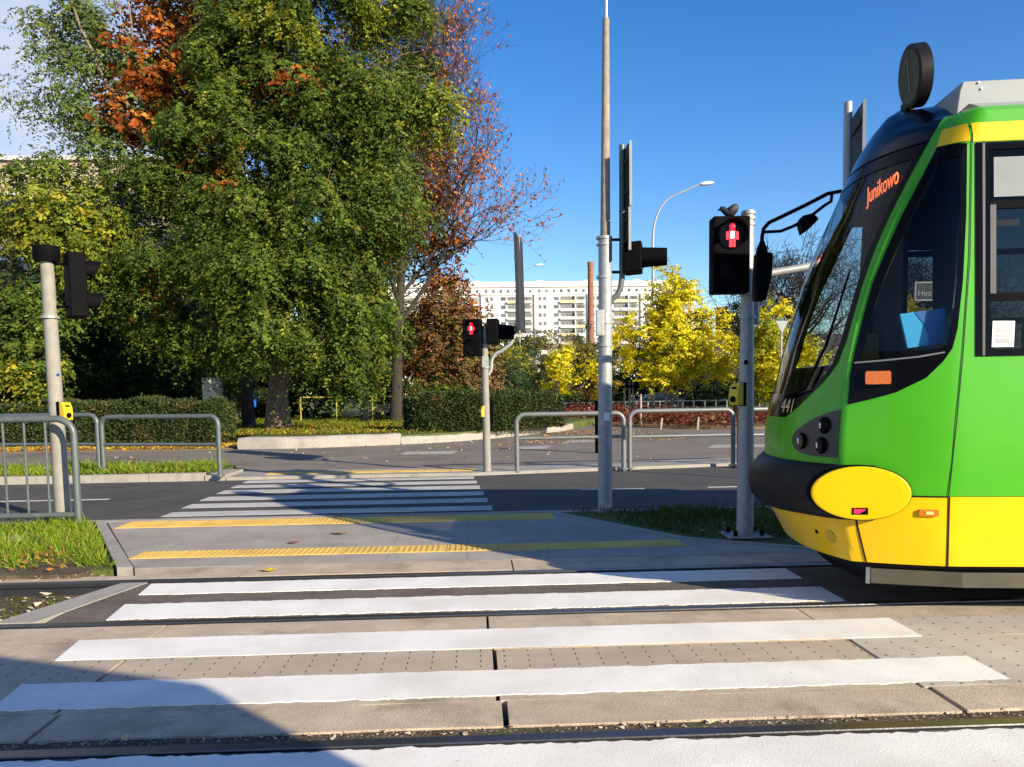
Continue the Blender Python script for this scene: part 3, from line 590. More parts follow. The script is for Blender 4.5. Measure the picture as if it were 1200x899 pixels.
def quad_panel(near, far, yn, yf, m, t, name):
    """upright sign panel between a near and a far vertical edge, with a pale rim on the near edge"""
    a0, a1 = aty(near[0], near[1], yn), aty(near[0], near[2], yn); b0 = aty(far[0], near[1], yf); b0.z = a0.z; b1 = b0.copy(); b1.z = a1.z; a1.x = a0.x
    d = (b0-a0).normalized(); nn = Vector((d.y,-d.x,0))*.012; up = Vector((0,0,1))
    MB().add([q+nn*s_ for s_ in (-1,1) for q in (a0,b0,b1,a1)], [(3,2,1,0),(4,5,6,7),(0,1,5,4),(1,2,6,5),(2,3,7,6),(3,0,4,7)]).build(name, m, t)
    MB().cbox((a0+a1)/2-d*.008, d*.007, up*((a1.z-a0.z)/2+.01), nn*1.3).build('rim', X['sign_grey'], t)
    for k_ in (.25,.75): q = a0.lerp(a1, k_); MB().cbox(q+(b0-a0)*.5-nn*1.8, (b0-a0)*.46, up*.02, nn*.7).build('stiffener', m, t)
# A: pole beside the barred railing
p = gnd(75, 606, 0); base = Vector((aty(74, 603, 10.36).x, 10.36, 0)); topz = aty(56, 305, 10.36)
t = empty('signal_pole', base, 'pale concrete signal pole rising behind the barred railing', 'pole')
lean = Vector((0,0,0)); tz = topz.z
MB().tube([base, base+Vector((-.01,0,tz*.4)), base+Vector((-.02,0,tz))], [.095,.086,.076], 20).build('shaft', X['pole_pale'], t, smooth=True)
zc = aty(60, 372, 10.36).z; clamp(t, base+Vector((-.02,0,zc)), .108, X['galv'])
MB().tube([base+Vector((-.02,0,tz-.02)), base+Vector((-.02,0,tz+.03)), base+Vector((-.02,0,tz+.165))], [.135,.15,.148], 24).build('cap', X['black'], t, smooth=True)
MB().cbox(base+Vector((.07,-.06,aty(67,439,10.36).z)), (.012,0,0), (0,.012,0), (0,0,.012)).build('sticker', X['blue'], t)
hc = (aty(76,298,10.3)+aty(108,368,10.3))*.5
sig = signal_head(None, (hc.x-.09, 10.42, hc.z), (.80,.60,0), 2, .30, .20, .78, 'black signal head seen from behind on the pale pole by the railing', visorL=.20)
for dz in (.26,-.26): MB().tube([base+Vector((-.02,0,hc.z+dz)), (hc.x-.05,10.42,hc.z+dz)], .018, 8).build('bracket', X['black'], t)
bz = aty(76,482,10.3)
button_box((base.x+.105,10.31,bz.z), .9,-.45, 'yellow push button box on the pale concrete pole by the barred railing')

# B: slim pole in front of the hedge
base = gnd(571, 552.5, .05); t = empty('signal_pole', base, 'slim pale signal pole on the pavement in front of the hedge', 'pole'); tz = aty(570, 402, base.y).z
MB().tube([base, base+Vector((-.01,0,tz-base.z))], [.075,.062], 16).build('shaft', X['pole_pale'], t, smooth=True)
MB().tube([(base.x,base.y,tz-.02),(base.x,base.y,tz+.30)], .045, 12).build('spigot', X['galv'], t, smooth=True)
for vv in (430, 405): clamp(t, Vector((base.x,base.y,aty(571,vv,base.y).z)), .08, X['galv'], .05)
MB().cbox((base.x,base.y-.06,aty(571,424,base.y).z),(.06,0,0),(0,.02,0),(0,0,.1)).build('bracket_plate', X['galv'], t)
c1 = aty(554, 396, base.y-.05); signal_head(None, c1, (-.22,-1,0), 2, .34, .22, .68, 'small pedestrian signal with its upper lens lit red on the slim hedge pole', lit=0, visorL=.13)
for dz in (.2,-.2): MB().tube([(c1.x+.1,c1.y+.05,c1.z+dz),(base.x,base.y,c1.z+dz)], .02, 8).build('bracket', X['black'], t)
c2 = aty(578, 389, base.y); sg2 = signal_head(None, c2, (1,-.1,0), 1, .42, .22, .46, 'single lens black signal turned sideways on top of the slim hedge pole', visorL=.28)
button_box(aty(567,482,base.y), -.9,-.4, 'small yellow push button box on the slim pole before the hedge', .95)
# cranked arm and sign seen edge-on
q0 = aty(576, 432, base.y); q1 = aty(606, 398, base.y); q2 = aty(607, 280, base.y)
arm = [Vector((base.x+.05,base.y,q0.z-.12)), Vector((q0.x,base.y,q0.z)), *arc(Vector((q0.x+.22,base.y,q0.z+.1)), .22, math.pi, math.pi*.55, Vector((1,0,0)), Vector((0,0,1)), 6), Vector((q1.x-.12,base.y,q1.z-.08)), Vector((q1.x,base.y,q1.z+.15)), Vector((q2.x,base.y,q2.z))]
t = empty('road_sign', arm[0], 'tall dark road sign seen edge-on above the slim hedge pole', 'road sign')
MB().tube(arm, .035, 10).build('cranked_post', X['galv'], t, smooth=True)
def thin_panel(c0, c1, n, thick, m, t, name, frame=True):
    """upright panel whose edge runs c0->c1 (bottom to top), seen nearly edge-on; n = horizontal direction across the panel, (width vector)"""
    c0, c1, n = Vector(c0), Vector(c1), Vector(n); up = (c1-c0)/2; mid = (c0+c1)/2; nn = n.normalized().cross(up.normalized())
    o = MB().cbox(mid, n/2, up, nn*thick/2).build(name, m, t, bevel=.004)
    if frame:
        for s in (-1,1): MB().cbox(mid+n/2*s, n.normalized()*.012, up*1.0, nn*(thick/2+.012)).build('edge_strip', X['sign_back'] if m is X['sign_back'] else X['sign_grey'], t)
        for k in (-.55,.5): MB().cbox(mid+up*k-nn*(thick/2+.012)*1, n/2*.9, up.normalized()*.02, nn*.012).build('stiffener', m, t)
    return o
b0 = aty(609, 388, base.y); b1 = aty(607, 279, base.y)
thin_panel((b0.x+.03,base.y-.05,b0.z), (b1.x+.0,base.y-.05,b1.z), (.16,.95,0), .03, X['sign_back'], t, 'panel')

# C: tall concrete mast in its steel sleeve
base = gnd(709, 600, 0); t = empty('lighting_mast', base, 'tall tapering concrete mast in a grey steel sleeve on the shaded verge', 'mast')
zs = aty(709, 278, base.y).z; zt = aty(712.5, -40, base.y).z; xt = aty(712, 20, base.y).x-base.x; zp = aty(712,20,base.y).z
MB().tube([base+Vector((0,0,-.1)), base+Vector((xt*.35,0,zs))], [.088,.084], 20).build('sleeve', X['galv'], t, smooth=True)
MB().tube([base+Vector((xt*.35,0,zs-.05)), base+Vector((xt*.7,0,zp-.02))], [.062,.040], 14).build('mast_shaft', X['mast_conc'], t, smooth=True)
MB().tube([base+Vector((xt*.7,0,zp-.05)), base+Vector((xt*.8,0,zp+2.3))], [.022,.018], 8).build('mast_tip', X['galv'], t, smooth=True)
for vv, hh in ((279,.03),(287,.02),(325,.03),(374,.12),(405,.03)): clamp(t, Vector((base.x+.01,base.y,aty(709,vv,base.y).z)), .098, X['galv'], hh)
MB().cbox((base.x-.06,base.y-.07,aty(709,379,base.y).z), (.05,0,0), (0,.03,0), (0,0,.16)).build('junction_box', X['galv'], t, bevel=.01)
z = aty(709,488,base.y).z; MB().box((base.x-.02,base.y-.094,z-.05),(base.x+.05,base.y-.084,z+.05)).build('notice', X['paper'], t)
# cranked sign post with two edge-on panels
y = base.y-.02; S = [aty(u,v,y) for u,v in ((711,374),(713,360),(716,352),(723,346),(727,338),(729,325),(729,170))]
t2 = empty('road_sign', S[0], 'two dark sign panels stacked on a cranked grey post beside the tall mast', 'road sign')
MB().tube(S, .036, 12).build('cranked_post', X['rail_dark'], t2, smooth=True)
for vv in (281, 319): MB().tube([aty(712,vv,y), aty(728,vv,y)], .018, 8).build('stay', X['black'], t2)
quad_panel((739,240,166), (729.5,), y-.28, y+.22, X['sign_back'], t2, 'upper_panel')
quad_panel((738,292,243), (729.5,), y-.26, y+.2, X['sign_back'], t2, 'lower_panel')
cS = aty(742, 303, y); signal_head(None, (cS.x,y,cS.z), (1,-.25,.06), 1, .36, .22, .36, 'black single lens signal with a long visor pointing sideways beside the tall mast', visorL=.30)
for dz in (.12,-.12): MB().tube([(S[-1].x,y,cS.z+dz),(cS.x-.05,y,cS.z+dz)], .016, 8).build('signal_bracket', X['black'], t2)

# D: grey pole beside the tram
base = gnd(873, 628, .01); t = empty('signal_pole', base, 'grey signal pole with bolted base plate standing beside the tram nose', 'pole'); tz = aty(877, 247, base.y).z
MB().tube([base, Vector((base.x+.01,base.y,tz))], [.088,.058], 20).build('shaft', X['galv'], t, smooth=True)
bolts_plate(t, base, X['galv'], .22)
for vv in (250, 256, 263, 345, 372): clamp(t, Vector((base.x+.01,base.y,aty(876,vv,base.y).z)), .072 if vv < 300 else .085, X['galv'], .03)
MB().cbox(Vector((base.x-.03,base.y-.08,aty(870,425,base.y).z)), (.018,0,0), (0,.006,0), (0,0,.02)).build('sticker', X['black'], t)
MB().tube([Vector((base.x+.11,base.y+.05,aty(880,380,base.y).z)), Vector((base.x+.11,base.y+.05,aty(880,342,base.y).z))], .035, 12).build('conduit', X['galv'], t, smooth=True)
c = aty(854.5, 300, base.y-.12); th = signal_head(None, c, (-.05,-1,0), 2, .36, .20, .74, 'large black pedestrian signal showing a red standing figure beside the tram', lit=0, visorL=.10)
for dz in (.3,-.3): MB().tube([(c.x+.1,c.y+.1,c.z+dz),(base.x,base.y,c.z+dz)], .02, 8).build('bracket', X['black'], t)
button_box(aty(866,462,base.y-.03), -.9,-.5, 'dark yellow push button box on the grey pole beside the tram', 1.0)
# pigeon on the signal
pz = c.z+.37; pg = empty('pigeon', (c.x+.02,c.y,pz), 'dark pigeon perched on top of the red pedestrian signal', 'bird')
bx = c.x-.01; k_ = .74
pts = [((-.150,0,.095),.004),((-.125,0,.102),.012),((-.10,0,.115),.034),((-.07,0,.108),.040),((-.045,0,.088),.044),((-.01,0,.066),.060),((.035,0,.070),.066),((.07,0,.105),.058),((.095,0,.140),.046),((.112,0,.165),.022)]
mb = MB(); mb.tube([Vector((bx,c.y,pz))+Vector(a_)*k_ for a_,_ in pts], [r_*k_ for _,r_ in pts], 14); mb.build('body', X['feather'], pg, smooth=True)
mb = MB()
for s in (-1,1): mb.ell((bx+.05*k_,c.y+s*.05*k_,pz+.105*k_), .08*k_, .02*k_, .055*k_, 12, 8, Matrix.Rotation(R(-38),3,'Y'))
mb.build('wings', X['feather'], pg, smooth=True)
for s in (-.014,.014): MB().tube([(bx+.015,c.y+s,pz-.005),(bx+.01,c.y+s,pz+.04)], .006, 6).build('leg', X['feather'], pg)
# signpost with a curved arm whose panel shows above the tram
y = 8.6; S = [aty(u,v,y) for u,v in ((878,322),(905,320),(945,313),(972,301),(986,284),(992,262),(994,120))]
t = empty('road_sign', S[0], 'grey sign panel rising on a curved arm behind the tram roof', 'road sign')
MB().tube(S, [.042]*7, 12).build('curved_arm', X['galv'], t, smooth=True)
quad_panel((1011.5,207,118), (997,), 8.35, 8.95, X['sign_back'], t, 'panel')

# street lamps
def street_lamp(u, vtop, y, reach, head, label, r=.07):
    p = aty(u, vtop, y); H = p.z; b = Vector((p.x, y, 0)); t = empty('street_lamp', b, label, 'street lamp', 'curved arm street lamps over the far road')
    R_ = 2.0*reach; pts = [b, b+Vector((0,0,H-1.9*reach))]+arc(b+Vector((R_*.5,0,H-1.9*reach)), R_*.5, math.pi, math.pi*.62, Vector((1,0,0)), Vector((0,0,1.6)), 7)
    e = b+Vector((reach*1.75,0,H+.1)); pts.append(e)
    n = len(pts); MB().tube(pts, [r*1.3]+[r-(r*.5)*i/n for i in range(1,n)], 10).build('pole', X['galv'], t, smooth=True)
    MB().ell(e+Vector((head*.45,0,.02)), head*.55, head*.2, head*.14, 14, 8, Matrix.Rotation(R(-8),3,'Y')).build('lamp_head', X['white'], t, smooth=True)
street_lamp(765, 218, 44, 1.45, .75, 'slender street lamp whose arm curves over the blue sky beside the mast')
street_lamp(608, 312, 95, 1.1, .9, 'small far street lamp showing beyond the edge-on road sign', .07)

# black post on the far carriageway
base = gnd(702, 531, .01); zt = aty(702, 470, base.y).z
tag(MB().tube([base, Vector((base.x,base.y,zt))], .10, 16).build('bollard_post', X['black'], base=base, smooth=True), 'slim black post standing behind the tall mast on the far road', 'post')
# inverted triangle sign back and street name plate seen past the tram
y = 24.; P = [aty(u,v,y) for u,v in ((909,376),(924,376),(916.5,391))]
t = empty('triangle_sign', (P[2].x,y,0), 'pale back of an inverted triangle sign near the tram windscreen', 'road sign')
MB().add([tuple(q) for q in P]+[(q.x,y+.03,q.z) for q in P], [(0,2,1),(3,4,5),(0,1,4,3),(1,2,5,4),(2,0,3,5)]).build('panel', X['tram_grey'], t)
MB().tube([(P[2].x,y+.06,0),(P[2].x,y+.06,P[0].z)], .03, 8).build('post', X['galv'], t, smooth=True)
y = 11.5; a, b = aty(1072,352,y), aty(1112,331,y)
t = empty('street_name_sign', ((a.x+b.x)/2,y,0), 'dark street name plate reading Hetmanska seen through the cab window', 'street sign')
MB().box((a.x,y-.012,a.z),(b.x,y+.012,b.z)).build('plate', X['signblue'], t, bevel=.01)
mbf = MB(); hx, hz = .012, .012
for lo, hi in (((a.x-.01,y-.016,a.z-.01),(b.x+.01,y+.016,a.z+.008)),((a.x-.01,y-.016,b.z-.008),(b.x+.01,y+.016,b.z+.01)),((a.x-.01,y-.016,a.z),(a.x+.008,y+.016,b.z)),((b.x-.008,y-.016,a.z),(b.x+.01,y+.016,b.z))): mbf.box(lo, hi)
mbf.build('plate_border', X['white'], t)
text_mesh('Hetmańska', .115, 'lettering', X['white'], t, (a.x+.03,y-.015,a.z+.06), (1,0,0), (0,0,1))
MB().tube([(b.x+.05,y,0),(b.x+.05,y,b.z+.2)], .035, 10).build('post', X['galv'], t, smooth=True)

# ------------------------------------------------------------------ tram
TH = R(8); TO = Vector((3.1,5.1,0)); TA = Vector((math.cos(TH),-math.sin(TH),0)); TN = Vector((math.sin(TH),math.cos(TH),0)); TC, TAP, TE = 1.04, .16, 2.3
def ip(x, tab): return float(np.interp(x, [q[0] for q in tab], [q[1] for q in tab]))
SP = [(.3,-.60),(.6,-.68),(.85,-.705),(1.035,-.70),(1.251,-.69),(1.478,-.672),(1.704,-.645),(1.95,-.595),(2.191,-.527),(2.425,-.442),(2.657,-.338),(2.881,-.224),(3.089,-.11),(3.262,-.008),(3.34,.10),(3.56,.13)]
SN = [(.3,-.77),(.4,-.825),(.5,-.88),(.6,-.945),(.7,-.968),(1.0,-.973),(1.2,-.967),(1.3,-.953),(1.4,-.93),(1.5,-.90),(1.6,-.875),(1.7,-.853),(1.8,-.832),(1.9,-.805),(2.0,-.777),(2.1,-.747),(2.2,-.719),(2.3,-.691),(2.4,-.663),(2.5,-.63),(2.6,-.592),(2.7,-.55),(2.8,-.507),(2.9,-.464),(3.0,-.421),(3.1,-.379),(3.2,-.338),(3.3,-.29),(3.4,-.23),(3.5,-.15),(3.56,-.05)]
RT = [(3.25,0),(3.3,.08),(3.4,.3),(3.5,.62),(3.56,.90)]
def Wt(s, t, z): return TO+TA*s+TN*t+Vector((0,0,z))
def tside(z):
    return (0. if z < 1 else .13*((min(z,3.25)-1)/2.25)**1.3)+(0 if z < 3.25 else ip(z, RT))
def fade(z): return 1. if z < 3.3 else max(0., 1-(z-3.3)/.26)
def side(s, z, far=False):
    sp = ip(z, SP); st_ = ip(z, [(3.0,0),(3.25,.15)]); k = min(1., max(0., (st_-s)/(st_-sp))) if sp < .149 else 0
    t = tside(z)+TAP*fade(z)*k**1.5
    return Wt(s, 2*TC-t if far else t, z)
def front(tau, z):
    tp = tside(z)+TAP*fade(z); w = TC-tp; sp, sn = ip(z, SP), ip(z, SN)
    return Wt(sn+(sp-sn)*abs(tau)**TE, TC+tau*w, z)
def nrm(fn, a, z):
    e = .012; da = fn(a+e, z)-fn(a-e, z); dz = fn(a, z+e)-fn(a, z-e); n_ = da.cross(dz)
    return n_.normalized() if n_.length > 1e-9 else Vector((0,-1,0))
def sideN(s, z, far=False):
    n_ = nrm(lambda a, b: side(a, b, far), s, z); return n_ if (n_.dot(TN) > 0) == far else -n_
def frontN(tau, z):
    n_ = nrm(front, tau, z); return n_ if n_.dot(TA) < 0 else -n_
tram = empty('tram', TO+TA*1.2+TN*TC, 'green and yellow tram standing across the zebra bars with a black nose', 'tram')
def panel(name, rows, m, off=.004, where='near', thick=.0, cols=10, both=False, parent=None, smooth=True):
    """surface patch: rows of (z, a0, a1) in the side (s) or front (tau) coordinate, laid off the body by off"""
    res = None
    for far in ((False, True) if both else (False,)):
        mb = MB(); rr = []
        for z, a0, a1 in rows:
            row = []
            for j in range(cols+1):
                a_ = a0+(a1-a0)*j/cols
                if where == 'near': row.append(side(a_, z, far)+sideN(a_, z, far)*off)
                else:
                    a2 = -a_ if far else a_; row.append(front(a2, z)+frontN(a2, z)*off)
            rr.append(row)
        mb.grid(rr)
        if thick:
            ring = rr[0]+[r_[-1] for r_ in rr[1:]]+rr[-1][::-1][1:]+[r_[0] for r_ in rr[::-1][1:-1]]
            cen = sum(ring, Vector())/len(ring); inn = []
            fn = sideN((rows[0][1]+rows[-1][2])/2, rows[len(rows)//2][0], far) if where == 'near' else frontN((rows[len(rows)//2][1]+rows[len(rows)//2][2])/2*(-1 if far else 1), rows[len(rows)//2][0])
            mb.grid([ring+[ring[0]], [q-fn*thick for q in ring]+[ring[0]-fn*thick]])
        res = mb.build(name, m, parent or tram, smooth=smooth)
    return res
def frange(a, b, n): return [a+(b-a)*i/n for i in range(n+1)]
# cab side window outline (s, z), clockwise from its top front corner
CW = [(-.097,3.06),(.033,3.045),(.027,2.60),(.006,2.172),(-.025,1.875),(-.054,1.751),(-.109,1.666),(-.206,1.564),(-.377,1.474),(-.524,1.431),(-.655,1.398),(-.641,1.591),(-.61,1.748),(-.551,2.0),(-.498,2.192),(-.416,2.398),(-.315,2.628),(-.193,2.87)]
CG = [(-.10,2.97),(-.01,2.97),(-.014,2.60),(-.03,2.18),(-.055,1.92),(-.075,1.80),(-.105,1.745),(-.20,1.725),(-.35,1.705),(-.47,1.695),(-.585,1.69),(-.575,1.72),(-.55,1.80),(-.50,2.0),(-.445,2.19),(-.365,2.39),(-.265,2.62),(-.165,2.83)]
def dens(P, k=4): return [(P[i][0]+(P[(i+1)%len(P)][0]-P[i][0])*j/k, P[i][1]+(P[(i+1)%len(P)][1]-P[i][1])*j/k) for i in range(len(P)) for j in range(k)]
CW, CG = dens(CW), dens(CG)
def inpoly(x, y, P):
    c = False; j = len(P)-1
    for i in range(len(P)):
        if (P[i][1] > y) != (P[j][1] > y) and x < (P[j][0]-P[i][0])*(y-P[i][1])/(P[j][1]-P[i][1])+P[i][0]: c = not c
        j = i
    return c
GT = [(1.30,.36),(1.33,.43),(1.38,.537),(1.53,.762),(1.66,.90),(1.83,.945),(2.0,.955),(2.4,.95),(2.7,.95),(3.14,.955)]   # half width of the windscreen mask by height
def gmask(z): return ip(z, GT)
ZG0, ZG1 = 1.47, 3.06    # glass of the windscreen between these heights
def gglass(z): return max(.05, gmask(z)-.035)
# body columns: near side, cab, front, far cab, far side
S_SIDE = sorted(set([.15,.17,.30,.6,1.0,1.40,1.45,1.55,1.65,2.25,2.85,2.95,3.1,3.4,4.2,4.6,4.7,5.2,6.0,6.2,7.0,8.0]))
WINS = [(.17,1.45,1.74,3.0),(3.1,4.6,1.74,3.0),(4.7,6.2,1.74,3.0)]; DOORS = [(1.65,2.85)]
NK, NF = 26, 44
def body_cols(z):
    sp = ip(z, SP); L_ = []
    for s in reversed(S_SIDE): L_.append(('n', s))
    for k in frange(0, 1, NK)[1:-1]: L_.append(('n', .15+(sp-.15)*k))
    for t in frange(-1, 1, NF): L_.append(('f', t))
    for k in reversed(frange(0, 1, NK)[1:-1]): L_.append(('r', .15+(sp-.15)*k))
    for s in S_SIDE: L_.append(('r', s))
    return L_
def pt(c, z, off=0.):
    if c[0] == 'f': q = front(c[1], z); return q+frontN(c[1], z)*off if off else q
    far = c[0] == 'r'; q = side(c[1], z, far); return q+sideN(c[1], z, far)*off if off else q
def hole(kind, a_, z, grow_=0.):
    if kind == 'f': return ZG0 < z < ZG1 and abs(a_) < gglass(z)-.01
    if a_ < .1 and inpoly(a_, z, CG2): return True
    if z > 1.72 and z < 3.02:
        for s0,s1,z0,z1 in WINS:
            if s0 < a_ < s1 and z0 < z < z1: return True
    return False
cx_, cz_ = sum(p[0] for p in CG)/len(CG), sum(p[1] for p in CG)/len(CG)
CG2 = [(a_[0]+(b_[0]-a_[0])*.45, a_[1]+(b_[1]-a_[1])*.45) for a_, b_ in zip(CG, CW)]
def shell(name, zs, m, keep, off=0., parent=None):
    mb = MB(); cols = [body_cols(z) for z in zs]; rows = [[pt(c, z, off) for c in cc] for z, cc in zip(zs, cols)]; k = len(cols[0]); base = len(mb.v)
    for r_ in rows: mb.v += [tuple(q) for q in r_]
    for i in range(len(zs)-1):
        zc_ = (zs[i]+zs[i+1])/2; cc = body_cols(zc_)
        for j in range(k-1):
            k1, k2 = cc[j], cc[j+1]; kind = k1[0] if k1[0] == k2[0] else ('f' if abs(j-k/2) < NF/2 else k1[0] if k1[0] != 'f' else k2[0])
            if k1[0] == k2[0]: a_ = (k1[1]+k2[1])/2
            elif kind == 'f': a_ = k1[1] if k1[0] == 'f' else k2[1]
            else: a_ = k1[1] if k1[0] == kind else k2[1]
            if k1[0] != k2[0]: kind = k1[0] if k1[0] != 'f' else k2[0]; a_ = k1[1] if k1[0] != 'f' else k2[1]
            if keep(kind, a_, zc_): mb.f.append((i*k+j, i*k+j+1, (i+1)*k+j+1, (i+1)*k+j))
    used = sorted({i for f in mb.f for i in f}); ren = {o_: i for i, o_ in enumerate(used)}; mb.v = [mb.v[i] for i in used]; mb.f = [tuple(ren[i] for i in f) for f in mb.f]
    return mb.build(name, m, parent or tram, smooth=True)
ZB = sorted(set([round(z,3) for z in frange(.80, 1.74, 24)]+[round(z,3) for z in frange(1.74, 3.0, 34)]+[3.0,3.03,3.06,3.12,3.18,3.25,3.30]))
fair = lambda k, a_, z: (k == 'f' and z > 3.10 and abs(a_) < .965) or z > 3.30
shell('body', ZB, X['green_body'], lambda k, a_, z: not hole(k, a_, z) and not (k == 'f' and z > 3.12 and abs(a_) < .95))
shell('inner_lining', [z for z in ZB if z <= 3.25], X['interior'], lambda k, a_, z: not hole(k, a_, z), -.035)
shell('roof', [3.30,3.34,3.38,3.42,3.46,3.50,3.53,3.56], X['tram_grey'], lambda k, a_, z: k != 'f' and a_ > .15)
shell('front_fairing', [3.12,3.16,3.2,3.25,3.30,3.34,3.38,3.42,3.46,3.50,3.53,3.56], X['tram_navy'], lambda k, a_, z: (k == 'f' and (z > 3.30 or abs(a_) < .95)) or (z > 3.30 and k != 'f' and a_ <= .15))
mb = MB(); e0 = [front(t, 3.56) for t in frange(-1,1,20)]+[Wt(.15,2*TC-.13-.9,3.56), Wt(8,2*TC-.13-.9,3.56), Wt(8,1.03,3.56), Wt(.15,1.03,3.56)]
mb.add(e0, [tuple(range(len(e0)))]); mb.build('roof_ridge', X['tram_navy'], tram)
shell('lower_panel', [.345,.40,.46,.52,.58,.64,.70,.76,.797], X['yellow_body'], lambda k, a_, z: True, .002)
mb = MB(); e0 = [pt(c, .347) for c in body_cols(.345)]; mb.add(e0, [tuple(range(len(e0)))]); mb.build('underside', X['tram_black'], tram)
mb = MB(); rows = [[Wt(8,t,z) for t in (.02,2*TC-.02)] for z in (.35,3.3)]; mb.grid(rows); mb.build('rear_end', X['interior'], tram)
# yellow stripe, seams, black line between green and yellow
panel('stripe', [(3.058,-.10,.052),(3.10,-.083,.052),(3.15,-.063,.052),(3.178,-.05,.052)], X['yellow_body'], .005, both=True, cols=6)
panel('stripe', [(3.052,.069,.16),(3.10,.069,.16),(3.172,.069,.16)], X['yellow_body'], .006, both=True, cols=5)
panel('stripe', [(3.052,.16,8),(3.10,.16,8),(3.172,.16,8)], X['yellow_body'], .006, both=True, cols=12)
sm = [(3.30,.073),(3.06,.062),(2.33,.048),(1.69,.005),(1.25,-.031),(.80,-.067)]
panel('panel_joint', [(z, s-.0035, s+.0035) for z, s in sm], X['tram_black'], .006, both=True, cols=1)
panel('panel_joint', [(.797,-.069,-.057),(.345,-.068,-.056)], X['tram_black'], .006, both=True, cols=1)
panel('panel_joint', [(.66,-.612,-.60),(.51,-.577,-.565),(.347,-.536,-.524)], X['tram_black'], .006, both=True, cols=1)
panel('panel_joint', [(.793,-.31,-.065),(.803,-.31,-.065)], X['tram_black'], .006, both=True, cols=4)
# cab side window: black surround, glass, lower black panel with indicator
for far in (False, True):
    mb = MB(); n_ = len(CW)
    A = [side(s,z,far)+sideN(s,z,far)*.006 for s,z in CW]; B = [side(s,z,far)+sideN(s,z,far)*.006 for s,z in CG]; A0 = [side(s,z,far)-sideN(s,z,far)*.002 for s,z in CW]
    B0 = [side(s,z,far)-sideN(s,z,far)*.03 for s,z in CG]
    mb.grid([A0+[A0[0]],A+[A[0]]]); mb.grid([B+[B[0]],B0+[B0[0]]])
    # surround filled as strips with intermediate points that follow the body
    def between(k_): return [side(a_[0]+(b_[0]-a_[0])*k_, a_[1]+(b_[1]-a_[1])*k_, far)+sideN(a_[0]+(b_[0]-a_[0])*k_, a_[1]+(b_[1]-a_[1])*k_, far)*.006 for a_, b_ in zip(CW, CG)]
    rs = [between(k_) for k_ in (0,.25,.5,.75,1)]; mb.grid([r_+[r_[0]] for r_ in rs])
    fr_ = mb.build('cab_window', X['blackgloss'], tram, smooth=False)
    def edges(z):
        xs = []
        for i in range(len(CG)):
            (x0,z0),(x1,z1) = CG[i], CG[(i+1)%len(CG)]
            if (z0 > z) != (z1 > z): xs.append(x0+(x1-x0)*(z-z0)/(z1-z0))
        return (min(xs), max(xs)) if len(xs) > 1 else None
    rr = [(z,)+edges(z) for z in frange(1.745, 2.965, 20)]
    mb = MB(); mb.grid([[side(a0+(a1-a0)*j/6, z, far)+sideN(a0+(a1-a0)*j/6, z, far)*.001 for j in range(7)] for z,a0,a1 in rr]); mb.build('glass', X['glass_clear'], fr_, smooth=True)
    mb = MB()
    tr_ = [side(s, z, far)+sideN(s, z, far)*.009 for s, z in ((-.615,1.672),(-.45,1.682),(-.25,1.70),(-.10,1.725))]; mb.tube(tr_, .006, 6); mb.build('window_trim', X['sign_grey'], fr_)
rows = [(1.527,-.545,-.413),(1.535,-.552,-.406),(1.60,-.552,-.406),(1.612,-.545,-.413)]
panel('indicator_lamp', rows, X['orange_lens'], .035, thick=.03, both=True, cols=4)
panel('side_marker', [(.672,-.232,-.130),(.680,-.238,-.124),(.707,-.238,-.124),(.715,-.232,-.130)], mat('amber_lens', (.6,.17,.01), .25, coat=.3), .02, thick=.018, both=True, cols=4)
panel('side_marker_core', [(.684,-.20,-.155),(.704,-.20,-.155)], mat('amber_core', (.9,.62,.25), .3), .024, cols=2)
